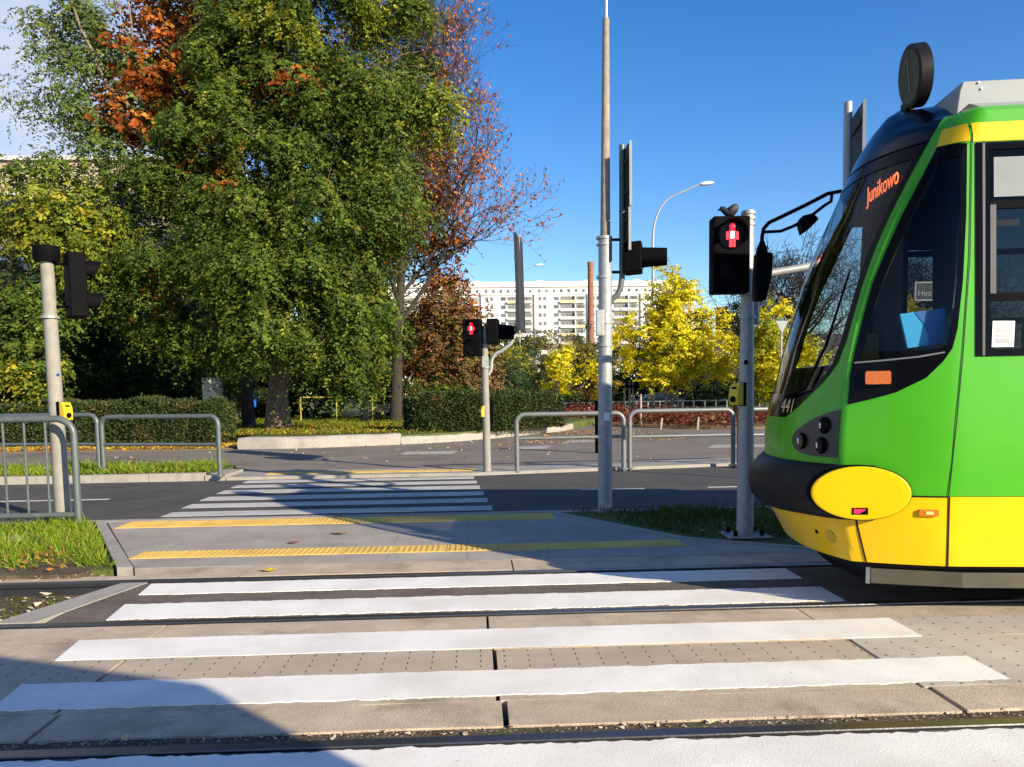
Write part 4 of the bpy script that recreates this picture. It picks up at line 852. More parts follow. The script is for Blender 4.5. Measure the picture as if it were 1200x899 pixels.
# saloon windows and door
for far in (False, True):
    for (s0,s1,z0,z1) in WINS:
        mb = MB(); o0, o1, p0, p1 = s0-.085, s1+.06, z0-.045, z1+.045
        def rect(a0,a1,b0,b1,off): return [side(a_,b_,far)+sideN(a_,b_,far)*off for a_,b_ in ([(x,b1) for x in frange(a0,a1,4)]+[(a1,y) for y in frange(b1,b0,6)][1:]+[(x,b0) for x in frange(a1,a0,4)][1:]+[(a0,y) for y in frange(b0,b1,6)][1:])]
        mb.grid([rect(o0,o1,p0,p1,-.004),rect(o0,o1,p0,p1,.007),rect(s0,s1,z0,z1,.007),rect(s0,s1,z0,z1,-.03)])
        w = mb.build('saloon_window', X['blackgloss'], tram)
        mb = MB(); mb.grid([[side(a_,z,far)+sideN(a_,z,far)*-.004 for a_ in frange(s0,s1,4)] for z in frange(z0,z1,12)]); mb.build('glass', X['glass_side'], w, smooth=True)
        def bar(a0,a1,b0,b1,off,th,m,nm):
            mb = MB(); P = [[side(a_,b_,far)+sideN(a_,b_,far)*o_ for a_ in frange(a0,a1,4)] for b_,o_ in ((b0,off-th),(b0,off),((b0+b1)/2,off),(b1,off),(b1,off-th))]
            mb.grid(P); return mb.build(nm, m, w)
        bar(s0,s1,2.625,2.675,.008,.02,X['black'],'sash_bar'); bar(s0,s1,2.045,2.095,.008,.02,X['black'],'sash_bar')
        bar(s0-.045,s0-.030,1.70,3.04,.009,.006,mat('gasket_%d%d' % (s0*10, far), (.06,.062,.065), .5),'gasket'); bar(s0+.0,s0+.035,2.09,2.65,.010,.02,mat('sash_grey_%d%d' % (s0*10, far), (.05,.052,.055), .4),'sash_post')
        if not far:
            bar(s0+.025,s1-.03,2.70,2.95,.002,.004,X['pane_sheen'],'vent_pane')
            bar(s0+.03,s0+.19,2.52,2.56,-.02,.004,mat('pale_strip_%d' % (s0*10), (.45,.45,.42), .6),'pale_sticker')  # small pale sticker just behind the glass, a plain matte strip
    for (s0,s1) in DOORS:
        mb = MB(); mb.grid([[side(a_,z,far)+sideN(a_,z,far)*.012 for a_ in frange(s0,s1,6)] for z in frange(.36,3.03,14)]); dr = mb.build('door', X['tram_black'], tram)
        for a0 in (s0+.06, (s0+s1)/2+.03):
            mb = MB(); mb.grid([[side(a_,z,far)+sideN(a_,z,far)*.018 for a_ in frange(a0,a0+.5,3)] for z in frange(.7,2.9,10)]); mb.build('door_glass', X['blackgloss'], dr)
# timetable sheet behind the saloon window
po = [Wt(.0,0,0)]; sh = MB(); pp = [side(s,z)+sideN(s,z)*.003 for s,z in ((.182,1.752),(.315,1.752),(.322,1.915),(.188,1.918))]
pn = MB().add(pp, [(0,1,2,3)]).build('notice_sheet', X['paper'], tram)
for (x0,x1,y0,y1) in ((.2,.55,.80,.88),(.2,.8,.55,.75),(.2,.8,.40,.50),(.2,.8,.15,.34)):
    lb = lambda x, y: (pp[0].lerp(pp[1], x)).lerp(pp[3].lerp(pp[2], x), y)+sideN(.25,1.8)*.002
    MB().add([lb(x0,y0),lb(x1,y0),lb(x1,y1),lb(x0,y1)], [(0,1,2,3)]).build('printed_block', X['print'], pn)
# windscreen: black mask below and beside the glass, glass, header line
panel('windscreen_mask', [(z,-gmask(z),gmask(z)) for z in [1.30,1.31,1.33,1.36]+frange(1.38,ZG0,5)], X['blackgloss'], .005, 'front', cols=24)
sv = frange(ZG0, 3.13, 24)
panel('windscreen_mask', [(z,-gmask(z),-gglass(z)+.015) for z in sv], X['blackgloss'], .005, 'front', both=True, cols=2)
panel('windscreen_mask', [(3.02,-gglass(3.02),gglass(3.02)),(3.06,-gglass(3.06),gglass(3.06)),(3.13,-gglass(3.13),gglass(3.13))], X['blackgloss'], .0055, 'front', cols=24)
ws = panel('windscreen', [(z,-gglass(z),gglass(z)) for z in frange(ZG0,ZG1,22)], X['glass'], .0, 'front', cols=30)
panel('fairing_joint', [(3.115,-.95,.95),(3.125,-.95,.95)], X['black'], .009, 'front', cols=30)
MB().tube([front(-.62,1.50)+frontN(-.62,1.5)*.03, front(-.78,1.8)+frontN(-.78,1.8)*.03, front(-.80,2.3)+frontN(-.8,2.3)*.025], [.012,.010,.006], 6).build('wiper', X['black'], tram)
MB().tube([front(-.35,1.44)+frontN(-.35,1.44)*.03, front(-.62,1.50)+frontN(-.62,1.5)*.04], [.016,.012], 6).build('wiper_arm', X['black'], tram)
# fleet number on the mask
o0 = front(-.235,1.325)+frontN(-.235,1.325)*.012; o1 = front(-.50,1.325)+frontN(-.5,1.325)*.012; upv = (front(-.38,1.42)-front(-.38,1.325))
text_mesh('441', .15, 'fleet_number', X['gold'], tram, front(-.245,1.335)+frontN(-.37,1.34)*.012, o1-o0, upv, .001)
# destination display inside the windscreen
dsp = [Wt(-.29,t,z) for t,z in ((.56,2.80),(1.50,2.80),(1.50,2.99),(.56,2.99))]
dd = MB().add(dsp+[q+TA*.12 for q in dsp], [(0,1,2,3),(4,7,6,5),(0,4,5,1),(1,5,6,2),(2,6,7,3),(3,7,4,0)]).build('destination_display', X['black'], tram)
def s_plane(u, v, s0):
    d = ray(u, v); q = (TO+TA*s0-CAM).dot(TA)/d.dot(TA); return CAM+d*q
j0 = s_plane(1016, 239, -.298)
text_mesh('Junikowo', .168, 'display_lettering', X['led'], dd, j0, -TN, (0,0,1), .001)
# headlights, emblem, towing eye, oval cover, bumper
hl = [(1.042,-.985,-.76),(1.048,-.985,-.69),(1.062,-.985,-.62),(1.085,-.985,-.56),(1.115,-.985,-.527),(1.145,-.985,-.52),(1.175,-.985,-.533),(1.205,-.985,-.565),(1.25,-.985,-.645),(1.29,-.985,-.735),(1.325,-.985,-.83),(1.35,-.985,-.915),(1.363,-.985,-.975)]
for far in (False, True):
    sg = -1 if far else 1; mb = MB()
    mb.grid([[front(sg*(a0+(a1-a0)*j/8), z)+frontN(sg*(a0+(a1-a0)*j/8), z)*.008 for j in range(9)] for z,a0,a1 in hl]); hs = mb.build('headlight_shell', X['lampshell'], tram, smooth=True)
    for tau, z, r_ in ((-.863,1.255,.058),(-.65,1.14,.058),(-.845,1.118,.058)):
        c = front(sg*tau, z); nn = (frontN(sg*tau, z)*.35-TA*.65).normalized(); c = c+frontN(sg*tau,z)*.004
        MB().tube([c-nn*.01, c+nn*.012], [r_*1.05,r_*.97], 24).build('lamp_ring', X['black'], hs, smooth=True)
        MB().tube([c+nn*.0165, c+nn*.0175], [r_*.86,r_*.84], 24).build('lamp_glass', X['blackgloss'], hs)
        sdv = Vector((0,0,1)).cross(nn).normalized()
        MB().ell(c+nn*.017-sdv*r_*.45*(1), r_*.16, r_*.16, r_*.42, 10, 6).build('reflector_glint', X['chrome'], hs, smooth=True)
MB().tube([front(-.86,.49)-TA*.0+frontN(-.86,.49)*.002, front(-.86,.49)+frontN(-.86,.49)*.008], [.05,.048], 20).build('towing_cover', mat('towing_cover', (.55,.33,.01), .5), tram)
MB().tube([front(-.72,.505)+frontN(-.72,.505)*.002, front(-.72,.505)+frontN(-.72,.505)*.007], .016, 12).build('towing_screw', X['black'], tram)
ov = MB(); rings = []; oc, ors = (-.597,.818), (.300,.176)
def oval(k, a_, off):
    s = oc[0]+ors[0]*k*math.cos(a_); z = oc[1]+ors[1]*k*math.sin(a_)+.04*k*math.cos(a_)*0; t = .045+.115*max(0,(-.3-s)/.6)**1.25
    return Wt(s, t-off, z)
for k_, off in ((0,.055),(.4,.055),(.8,.055),(.96,.0545),(.99,.052),(1.0,.046),(1.0,-.06)): rings.append([oval(k_, -2*math.pi*j/48, off) for j in range(49)])
ovp = ov.grid(rings).build('oval_cover', X['yellow_body'], tram, smooth=False)
mb = MB(); mb.grid([[oval(1.035, -2*math.pi*j/48, .030) for j in range(49)], [oval(.995, -2*math.pi*j/48, .030) for j in range(49)]]); mb.grid([[oval(1.035, -2*math.pi*j/48, .030) for j in range(49)], [oval(1.035, -2*math.pi*j/48, -.05) for j in range(49)]]); mb.build('oval_seal', X['black'], tram)
tg = [(-.652,.677),(-.556,.679),(-.556,.725),(-.652,.722)]
def ovs(s, z, off): t = .045+.115*max(0,(-.3-s)/.6)**1.25; return Wt(s, t-off, z)
MB().add([ovs(s,z,.058) for s,z in tg]+[ovs(s,z,.05) for s,z in tg], [(0,1,2,3),(0,4,5,1),(1,5,6,2),(2,6,7,3),(3,7,4,0)]).build('pink_sticker', X['black'], tram)
MB().add([ovs(s,z,.060) for s,z in ((-.642,.684),(-.61,.684),(-.575,.706),(-.57,.716),(-.642,.716))], [(0,1,2,3,4)]).build('pink_mark', X['pink'], tram)
# far side cover
MB().grid([[2*TC*TN+q-TN*2*((q-TO).dot(TN)) for q in r_] for r_ in rings]).build('oval_cover', X['yellow_body'], tram, smooth=True)
bm_ = []; prof = [(.645,-.01),(.63,.03),(.645,.075),(.70,.115),(.78,.132),(.86,.125),(.92,.095),(.965,.055),(.995,.015),(1.0,-.02)]
def bp(j, z, o):
    if j <= 0: # near side return, j -1..0
        s = -.60+(ip(z,SP)+.60)*(1+j); e = min(1, .55+.45*(1+j)); return side(s, z)+sideN(s, z)*(o*e*.75)
    return None
path = []
for k_ in frange(0,1,6)[:-1]: path.append(('n', k_))
for t in frange(-1,1,40): path.append(('f', t))
for k_ in reversed(frange(0,1,6)[:-1]): path.append(('r', k_))
for z, o in prof:
    row = []
    for kd, v_ in path:
        if kd == 'f':
            b_ = front(v_, z); n_ = frontN(v_, z); e = 1-.45*abs(v_)**3
            if abs(v_) > .9: n_ = (n_+sideN(ip(z,SP), z, v_ > 0)*((abs(v_)-.9)/.1)*1.0).normalized()
            row.append(b_+n_*o*e)
        else:
            far = kd == 'r'; s = -.50+(ip(z,SP)+.50)*v_; row.append(side(s,z,far)+(sideN(s,z,far)*1.0+(-TA)*.4*v_).normalized()*o*(.30+.35*v_))
    bm_.append(row)
MB().grid(bm_).build('bumper', X['tram_black'], tram, smooth=True)
# emblem: pale ring with inner strokes on the nose
mb = MB()
for r0, r1 in ((.060,.055),):
    c0 = (-.24,1.145); mb.grid([[front(c0[0]+r_*1.1*math.cos(2*math.pi*j/24), c0[1]+r_*1.5*math.sin(2*math.pi*j/24))+frontN(c0[0],c0[1])*.004 for j in range(25)] for r_ in (r0, r1)])
for dx in (-.02,.0,.02):
    mb.grid([[front(c0[0]+dx+a_, z)+frontN(c0[0],z)*.004 for a_ in (-.003,.003)] for z in frange(1.10,1.21,4)])
mb.build('emblem', mat('emblem_line', (.18,.30,.06), .5), tram)
# skirts, bogie, roof gear, number disc
panel('skirt_panel', [(.20,-.50,6),(.30,-.50,6)], X['skirt'], -.02, both=True, cols=12, smooth=False)
panel('skirt_end', [(.195,-.53,-.505),(.305,-.53,-.505)], X['sign_grey'], -.018, both=True, cols=1, smooth=False)
mb = MB(); rows = []
for z, ins in ((.345,.05),(.30,.09),(.24,.10),(.17,.13)):
    row = []
    for kd, v_ in [('n',6.)]+[('n',x) for x in (-.3,-.45)]+[('f',t) for t in frange(-.97,.97,20)]+[('r',x) for x in (-.45,-.3)]+[('r',6.)]:
        if kd == 'f': q = front(v_, .345)+TA*(ins*1.8+.03); q.z = z
        else: q = side(v_, .345, kd == 'r')-sideN(v_, .345, kd == 'r')*ins; q.z = z
        row.append(q)
    rows.append(row)
mb.grid(rows); mb.add(rows[-1], [tuple(range(len(rows[-1])))]); mb.build('under_skirt', X['tram_black'], tram)
for s in (1.0, 2.8):
    for t in (.42, 1.66): MB().tube([Wt(s,t,.31),Wt(s,t+.1,.31)], .31, 24).build('wheel', X['rust'], tram, smooth=True)
zt = aty(1130, 96, 5.45).z
bx0 = [(.055,3.20),(.085,3.45),(.105,zt),(6,zt),(6,3.20)]
mb = MB(); pv = [Wt(s,.36,z) for s,z in bx0]+[Wt(s,1.72,z) for s,z in bx0]; mb.add(pv, [(0,1,2,3,4),(9,8,7,6,5),(0,5,6,1),(1,6,7,2),(2,7,8,3),(3,8,9,4)]); rg = mb.build('roof_box', X['tram_grey'], tram, bevel=.006)
MB().cbox(Wt(.60,.352,3.52), TA*.018, TN*.006, Vector((0,0,.085))).build('roof_strut', X['white'], rg); MB().cbox(Wt(.64,.352,3.445), TA*.05, TN*.006, Vector((0,0,.014))).build('roof_strut', X['white'], rg)
for s,z in ((.2,3.5),(.22,3.46)): MB().tube([Wt(s,.358,z),Wt(s,.35,z)], .008, 6).build('rivet', X['white'], rg)
dc = s_plane(1073, 89, -.02); dc = Wt((dc-TO).dot(TA), (dc-TO).dot(TN), dc.z)
ax = (TA*1.0).normalized(); tl = Matrix.Rotation(R(-6), 3, TN); ax = tl @ ax
MB().tube([dc-ax*.045, dc-ax*.04, dc+ax*.04, dc+ax*.045], [.205,.215,.215,.205], 40).build('route_disc', X['tram_black'], tram, smooth=True)
dk = [o for o in tram.children if o.name.startswith('route_disc')][0]
MB().tube([dc-ax*.047, dc-ax*.046], [.185,.185], 40).build('disc_face', mat('disc_face', (.035,.038,.034), .3, var=.3, scale=4), dk)
upd = tl @ Vector((0,0,1)); MB().cbox(dc-ax*.049+upd*.02-TN*.0, ax*.001, TN*.013, upd*.13).build('disc_numeral', mat('disc_numeral', (.12,.12,.115), .5), dk)
MB().cbox(dc-ax*.049+upd*.12+TN*.03, ax*.001, TN*.03+upd*-.028, upd*.012).build('disc_numeral_flag', mat('disc_numeral2', (.12,.12,.115), .5), dk)
MB().cbox(Wt((dc-TO).dot(TA)+.02,TC,3.55), TA*.03, TN*.05, Vector((0,0,.06))).build('disc_foot', X['tram_black'], tram)
# camera and mirror arm on the far corner of the windscreen
ym = 7.15; MP = lambda u, v: aty(u, v, ym)
a_ = [MP(986,224),MP(970,227),MP(945,240),MP(918,253),MP(901,261),MP(895,268),MP(893,278),MP(893,290)]
mr = MB().tube(a_, .017, 10).build('mirror_arm', X['black'], tram, smooth=True)
MB().tube([MP(895,272),MP(915,271),MP(930,265),MP(948,255),MP(966,241),MP(974,236),MP(975,226)], .014, 10).build('mirror_arm_lower', X['black'], mr, smooth=True)
MB().tube([MP(893,283),MP(893,287),MP(893,290),MP(893,297)], [.022,.03,.045,.05], 12).build('mirror_socket', X['black'], mr, smooth=True)
mc = MP(893,325); mb = MB(); q = [MP(885,296),MP(904,297),MP(903,320),MP(896,352),MP(883,352),MP(883,330)]
mb.add([p_+Vector((0,-.05,0)) for p_ in q]+[p_+Vector((.03,.13,0)) for p_ in q], [tuple(range(6)),tuple(range(11,5,-1))]+[(i,i+6,(i+1)%6+6,(i+1)%6) for i in range(6)]); mb.build('mirror_head', X['black'], mr, bevel=.015)
q = [MP(934,261),MP(938,254),MP(950,251),MP(957,258),MP(945,270),MP(938,275)]
mb = MB(); mb.add([p_+Vector((0,-.06,0)) for p_ in q]+[p_+Vector((.02,.08,0)) for p_ in q], [tuple(range(6)),tuple(range(11,5,-1))]+[(i,i+6,(i+1)%6+6,(i+1)%6) for i in range(6)]); mb.build('camera_housing', X['black'], mr, bevel=.012)
# cab interior: floor, dash, bulkhead, driver's seat back with blue cover, ceiling
MB().add([Wt(s,t,.82) for s,t in ((-.6,.3),(-.6,1.8),(7.9,1.95),(7.9,.1))], [(0,1,2,3)]).build('floor', X['interior'], tram)
MB().add([Wt(s,t,3.16) for s,t in ((-.1,.5),(-.1,1.58),(7.9,1.85),(7.9,.22))], [(0,1,2,3)]).build('ceiling', X['interior'], tram)
mb = MB(); mb.cbox(Wt(.10,1.62,2.0), TA*.02, TN*.34, Vector((0,0,1.18))); mb.cbox(Wt(.10,.9,1.4), TA*.02, TN*.5, Vector((0,0,.58))); mb.build('bulkhead', X['interior'], tram)
mb = MB(); mb.add([Wt(-.30,.3,z) for z in (.83,1.62)]+[Wt(-.30,1.78,z) for z in (1.62,.83)]+[Wt(-.72,.32,z) for z in (.83,1.42)]+[Wt(-.72,1.76,z) for z in (1.42,.83)], [(0,1,2,3),(7,6,5,4),(1,5,6,2),(0,4,5,1),(3,2,6,7)]); mb.build('dashboard', X['interior'], tram)
mb = MB(); mb.cbox(Wt(-.02,1.80,1.55), TA*.16, TN*.02, Vector((0,0,.42))); mb.build('side_locker', X['ochre'], tram)
def tpx(u, v, t):
    d = ray(u, v); q = (TO+TN*t-CAM).dot(TN)/d.dot(TN); return CAM+d*q
for q_, nm_ in ((((1016,215),(1130,215),(1130,293),(1016,293)),'window_blind'),(((1094,293),(1124,293),(1124,400),(1094,400)),'cab_partition')):
    qq = [tpx(u_, v_, 1.70) for u_, v_ in q_]; MB().add(qq+[x_+TN*.02 for x_ in qq], [(0,1,2,3),(7,6,5,4),(0,4,5,1),(1,5,6,2),(2,6,7,3),(3,7,4,0)]).build(nm_, X['partition'], tram)
st = []
def tpx(u, v, t):
    d = ray(u, v); q = (TO+TN*t-CAM).dot(TN)/d.dot(TN); return CAM+d*q
ts = .155
P0 = [tpx(u,v,ts) for u,v in ((1055,368),(1108,361),(1107,402),(1064,408))]
MB().add(P0+[q+TN*.03 for q in P0], [(0,3,2,1),(4,5,6,7),(0,1,5,4),(1,2,6,5),(2,3,7,6),(3,0,4,7)]).build('seat_back', X['cyan'], tram)
P1 = [tpx(u,v,ts-.004) for u,v in ((1072,366),(1108,361),(1107,402),(1089,405),(1088,393),(1083,380))]
MB().add(P1, [tuple(range(6))]).build('seat_trim', X['blue'], tram)
for s in (.55, 1.25, 3.3, 4.1):
    for t in (.35,1.25):
        stt = MB().cbox(Wt(s,t+.22,1.28), TA*.20, TN*.2, Vector((0,0,.05))).cbox(Wt(s+.2,t+.22,1.62), TA*.04, TN*.2, Vector((0,0,.36))).build('passenger_seat', X['interior'], tram, bevel=.03)
for s in (.9, 2.6): MB().tube([Wt(s,.9,.82),Wt(s,.9,3.19)], .018, 8).build('grab_pole', X['rail_yellow'], tram)

# ------------------------------------------------------------------ buildings
def facade_windows(parent, m, name, rects, yf, depth=.06): pass
# beige block behind the trees
yb = 46.; a = aty(-260, 190, yb); b = aty(262, 189, yb); zt = aty(70, 188.5, yb).z
t = empty('beige_building', ((a.x+b.x)/2, yb+6, 0), 'beige rendered block with white framed windows behind the big tree', 'building')
MB().box((a.x,yb,-.2),(b.x,yb+12,zt)).build('wall', X['beige_wall'], t)
MB().box((a.x-.2,yb-.2,zt),(b.x+.2,yb+12.2,zt+.22)).build('parapet', X['grey_panel'], t)
w0 = aty(-22,262,yb); w1 = aty(22,229,yb); ww = w1.x-w0.x; hh = w1.z-w0.z
for fl in range(4):
    for k in range(-4, 8):
        x = w0.x+k*3.6; z = w0.z-3.4*fl
        if x < a.x+.5 or x+ww > b.x-.5: continue
        f_ = MB(); f_.box((x-.12,yb-.07,z-.12),(x+ww+.12,yb+.02,z)).box((x-.12,yb-.07,z+hh),(x+ww+.12,yb+.02,z+hh+.12)).box((x-.12,yb-.07,z),(x,yb+.02,z+hh)).box((x+ww,yb-.07,z),(x+ww+.12,yb+.02,z+hh))
        f_.box((x-.2,yb-.16,z-.18),(x+ww+.2,yb,z-.121))
        fo = f_.build('window', X['white'], t); MB().box((x,yb-.02,z),(x+ww,yb-.006,z+hh)).build('pane', X['pane'], fo)
# white wing glimpsed below the branches
p = aty(243, 452, 32.2); MB_ = MB().box((p.x-.2,32.2,-.2),(p.x+.22,33.4,2.3)); tag(MB_.build('wall_pier', X['white_wall'], base=(p.x,32.2,0)), 'bright white wall corner glimpsed under the branches behind the hedge', 'wall')

# long white apartment block far away
yb = 277.; rt = aty(655, 330, yb).z; ux = lambda u: aty(u, 400, yb).x; pz = lambda v: aty(655, v, yb).z
x0, x1 = ux(440), ux(815)
t = empty('apartment_block', ((x0+x1)/2, yb+7, 0), 'long white panel apartment block far behind the trees', 'building')
MB().box((x0,yb,-.2),(x1,yb+14,pz(336.5))).build('wall', X['white_wall'], t)
MB().box((x0-.3,yb-.5,pz(336.3)),(x1+.3,yb+14.3,rt)).build('roof', X['white_wall'], t)
MB().box((x0,yb-.25,pz(345.6)),(x1,yb-.01,pz(344.9))).build('ledge', X['grey_panel'], t)
for u in (634, 690, 560, 748): MB().box((ux(u)-1.2,yb+3,rt),(ux(u)+1.2,yb+6,rt+.9)).build('roof_vent', X['grey_panel'], t)
fl = 9.72; stuffw = MB(); stuffb = MB(); gq = random.Random(5)
def win(u0,u1,v0,v1,vis):
    mb = MB() if vis else stuffw
    mb.box((ux(u0),yb-.05,pz(v1)),(ux(u1),yb+.02,pz(v0)))
    if vis: mb.build('window', X['farpane'], t)
for sx in (441, 503, 565, 627, 689, 751):
    vis = sx in (565, 627, 689)
    MB().box((ux(sx)-.18,yb-.6,0),(ux(sx)+.18,yb-.02,pz(345))).build('section_rib', X['grey_panel'], t)
    for k in range(0, 7): win(sx+4+8.6*k, sx+4+8.6*k+3.2, 339.0, 342.6, vis and k in (0,1,3,5))
    for f in range(0, 8):
        v = 347.6+fl*f
        for o_ in (4.6, 10.2, 22.5): win(sx+o_, sx+o_+(3.6 if o_ < 20 else 6.0), v, v+4.2, vis and f < 7)
        for (p0,p1) in ((30,46.5),(48,59)):
            if not vis or f > 6: stuffb.box((ux(sx+p0),yb-.06,pz(v+7.2)),(ux(sx+p1),yb-.02,pz(v))); continue
            bl = MB().box((ux(sx+p0),yb-.04,pz(v+4.6)),(ux(sx+p1),yb+.02,pz(v-.4))).build('balcony', X['recess'], t)
            MB().box((ux(sx+p0),yb-1.0,pz(v+7.4)),(ux(sx+p1),yb-.9,pz(v+4.4))).build('balcony_front', X['yellow_panel'] if (f % 4 == 0 and p0 == 30) or gq.random() < .06 else X['white_wall'] if gq.random() < .5 else X['grey_panel'], bl)
            mbx = MB()
            for q in range(3): xx = ux(sx+p0+2+q*(p1-p0-4)/3); mbx.box((xx,yb-.07,pz(v+4.2)),(xx+gq.uniform(.5,.9),yb-.05,pz(v+.6)))
            mbx.build('balcony_glazing', X['farpane'], bl)
            MB().box((ux(sx+p0),yb-1.0,pz(v+7.7)),(ux(sx+p1),yb-.02,pz(v+7.4))).build('balcony_slab', X['white_wall'], bl)
        MB().box((ux(sx+47)-.12,yb-1.0,pz(v+8)),(ux(sx+47)+.12,yb-.02,pz(v-1.2))).build('balcony_divider', X['white_wall'], t) if vis else None
o = stuffw.build('window', X['farpane'], t); o['kind'] = 'stuff'; o = stuffb.build('balcony', X['recess'], t); o['kind'] = 'stuff'
# brick chimney
yc = 205.; c = aty(692.5, 395, yc); ztp = aty(692.5, 307, yc).z; r0 = 4.1*yc/960
tag(MB().tube([(c.x,yc,0),(c.x,yc,ztp-1.2),(c.x,yc,ztp-1.2),(c.x,yc,ztp)], [r0*1.15,r0*.78,r0*.86,r0*.82], 20).build('brick_chimney', X['brick'], base=(c.x,yc,0), smooth=True), 'tall round brick chimney standing before the white apartment block', 'chimney')
# dark roofed house behind the yellow trees, and its chimney pot
y = 72.; a = aty(826,470,y); b = aty(1150,470,y); zr = aty(860,418,y).z
t = empty('dark_house', ((a.x+b.x)/2,y+4,0), 'dark grey house in shade behind the young yellow trees', 'house')
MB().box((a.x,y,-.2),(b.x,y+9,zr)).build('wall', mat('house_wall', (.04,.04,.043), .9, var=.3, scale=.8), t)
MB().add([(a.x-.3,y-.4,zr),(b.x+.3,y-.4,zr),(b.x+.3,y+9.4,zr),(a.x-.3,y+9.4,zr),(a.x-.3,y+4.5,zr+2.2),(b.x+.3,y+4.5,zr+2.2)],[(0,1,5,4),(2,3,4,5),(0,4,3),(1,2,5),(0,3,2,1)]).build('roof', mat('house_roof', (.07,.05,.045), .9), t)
for u in (838,862,886,915,950): 
    q = aty(u,452,y); MB().box((q.x-.35,y-.05,q.z-.5),(q.x+.35,y-.01,q.z+.6)).build('window', X['pane'], t)
y = 150.; c = aty(847,366,y); tag(MB().box((c.x-.9,y,0),(c.x+.9,y+1.6,c.z+.6)).box((c.x-1.05,y-.15,c.z+.6),(c.x+1.05,y+1.75,c.z+1.0)).build('brick_stack', X['brick'], base=(c.x,y,0)), 'short square brick stack peeking above the tree tops beside the red signal', 'chimney')

# ------------------------------------------------------------------ trees and shrubs
def px_clumps(spec, y):
    out = []
    for (u,v,ru,rv,dy,pal,w) in spec:
        p = aty(u, v, y+dy); s = (y+dy)/960; out.append((p.x,p.y,p.z,ru*s,(ru+rv)*.5*s*.9,rv*s,w*max(.1,(ru*rv)/1000.),pal))
    return out
def leafy(name, base, label, cat, group, clumps, pals, n, seed, trunk=None, limbs=True, bark=None, tr=(.3,.12), lm=None, skip=-1, extra=(), **kw):
    t = empty(name, base, label, cat, group); gq = random.Random(seed); mb = MB()
    top = trunk or [Vector(base), Vector((clumps[0][0],clumps[0][1],clumps[0][2]))]
    m_ = len(top); rs = [tr[0]+(tr[1]-tr[0])*i/(m_-1) for i in range(m_)]; rs[0] *= 1.25; mb.tube(top, rs, 14)
    if limbs:
        for path_, ra, rb in extra:
            q_ = [aty(u_, v_, base.y+.3*math.sin(i_*1.7)) for i_, (u_, v_) in enumerate(path_)]; fine = []
            for a_, b_ in zip(q_[:-1], q_[1:]):
                for k_ in range(3): fine.append(a_.lerp(b_, k_/3)+Vector((gq.uniform(-.05,.05),gq.uniform(-.05,.05),gq.uniform(-.05,.05))))
            fine.append(q_[-1]); mb.tube(fine, [ra+(rb-ra)*i_/(len(fine)-1) for i_ in range(len(fine))], 8)
        for c in clumps:
            if c[7] == skip: continue
            i = min(range(m_), key=lambda i: (Vector(top[i])-Vector(c[:3])).length+(1.5*max(0, top[i][2]-c[2]))); r_ = max(.025, rs[i]*.42)
            pts = limb(mb, top[i], c[:3], r_, r_*.3, gq, sag=.08)
            for k in range(9):
                e = Vector((gq.gauss(0,1),gq.gauss(0,1),gq.gauss(.2,1))).normalized(); q = Vector(c[:3])+Vector((e.x*c[3],e.y*c[4],e.z*c[5]))*.62
                limb(mb, pts[-1-gq.randint(0,3)], q, r_*.28, .008, gq, n=4, sides=4, wob=.12)
    mb.build('trunk', bark or X['bark'], t, smooth=True)
    P,D,L,Wd,ids,sid,NR = sprays(clumps, n, seed, **kw)
    leaves('crown', P, D, L, Wd, clump_cols(clumps, ids, sid, pals, seed), lm or X['leaf'], t, seed=seed, nrm=NR)
    return t
GREEN = [((.055,.095,.014),4),((.072,.115,.015),4),((.108,.138,.018),2.5),((.04,.07,.013),2),((.15,.15,.02),.6)]
YGREEN = [((.13,.17,.018),3),((.21,.21,.018),3),((.11,.15,.018),2),((.30,.24,.02),.35)]
ORANGE = [((.31,.088,.014),3),((.23,.056,.013),2),((.36,.14,.02),1.5),((.16,.045,.015),1)]
REDS = [((.50,.18,.10),3),((.56,.21,.05),2.5),((.42,.13,.08),2),((.60,.30,.08),1.2)]
YELL = [((.68,.58,.014),4),((.78,.68,.04),3),((.52,.48,.015),2),((.36,.40,.02),1)]
DARK = [((.022,.040,.010),3),((.030,.052,.012),2),((.018,.03,.01),2)]  # leaf greens darkened to stand for shade; far street trees share them
BROWN = [((.17,.085,.04),3),((.22,.12,.05),2),((.11,.075,.03),2),((.10,.10,.03),1.2)]
OLIVE = [((.15,.13,.035),3),((.11,.11,.03),2),((.20,.16,.04),1.5)]
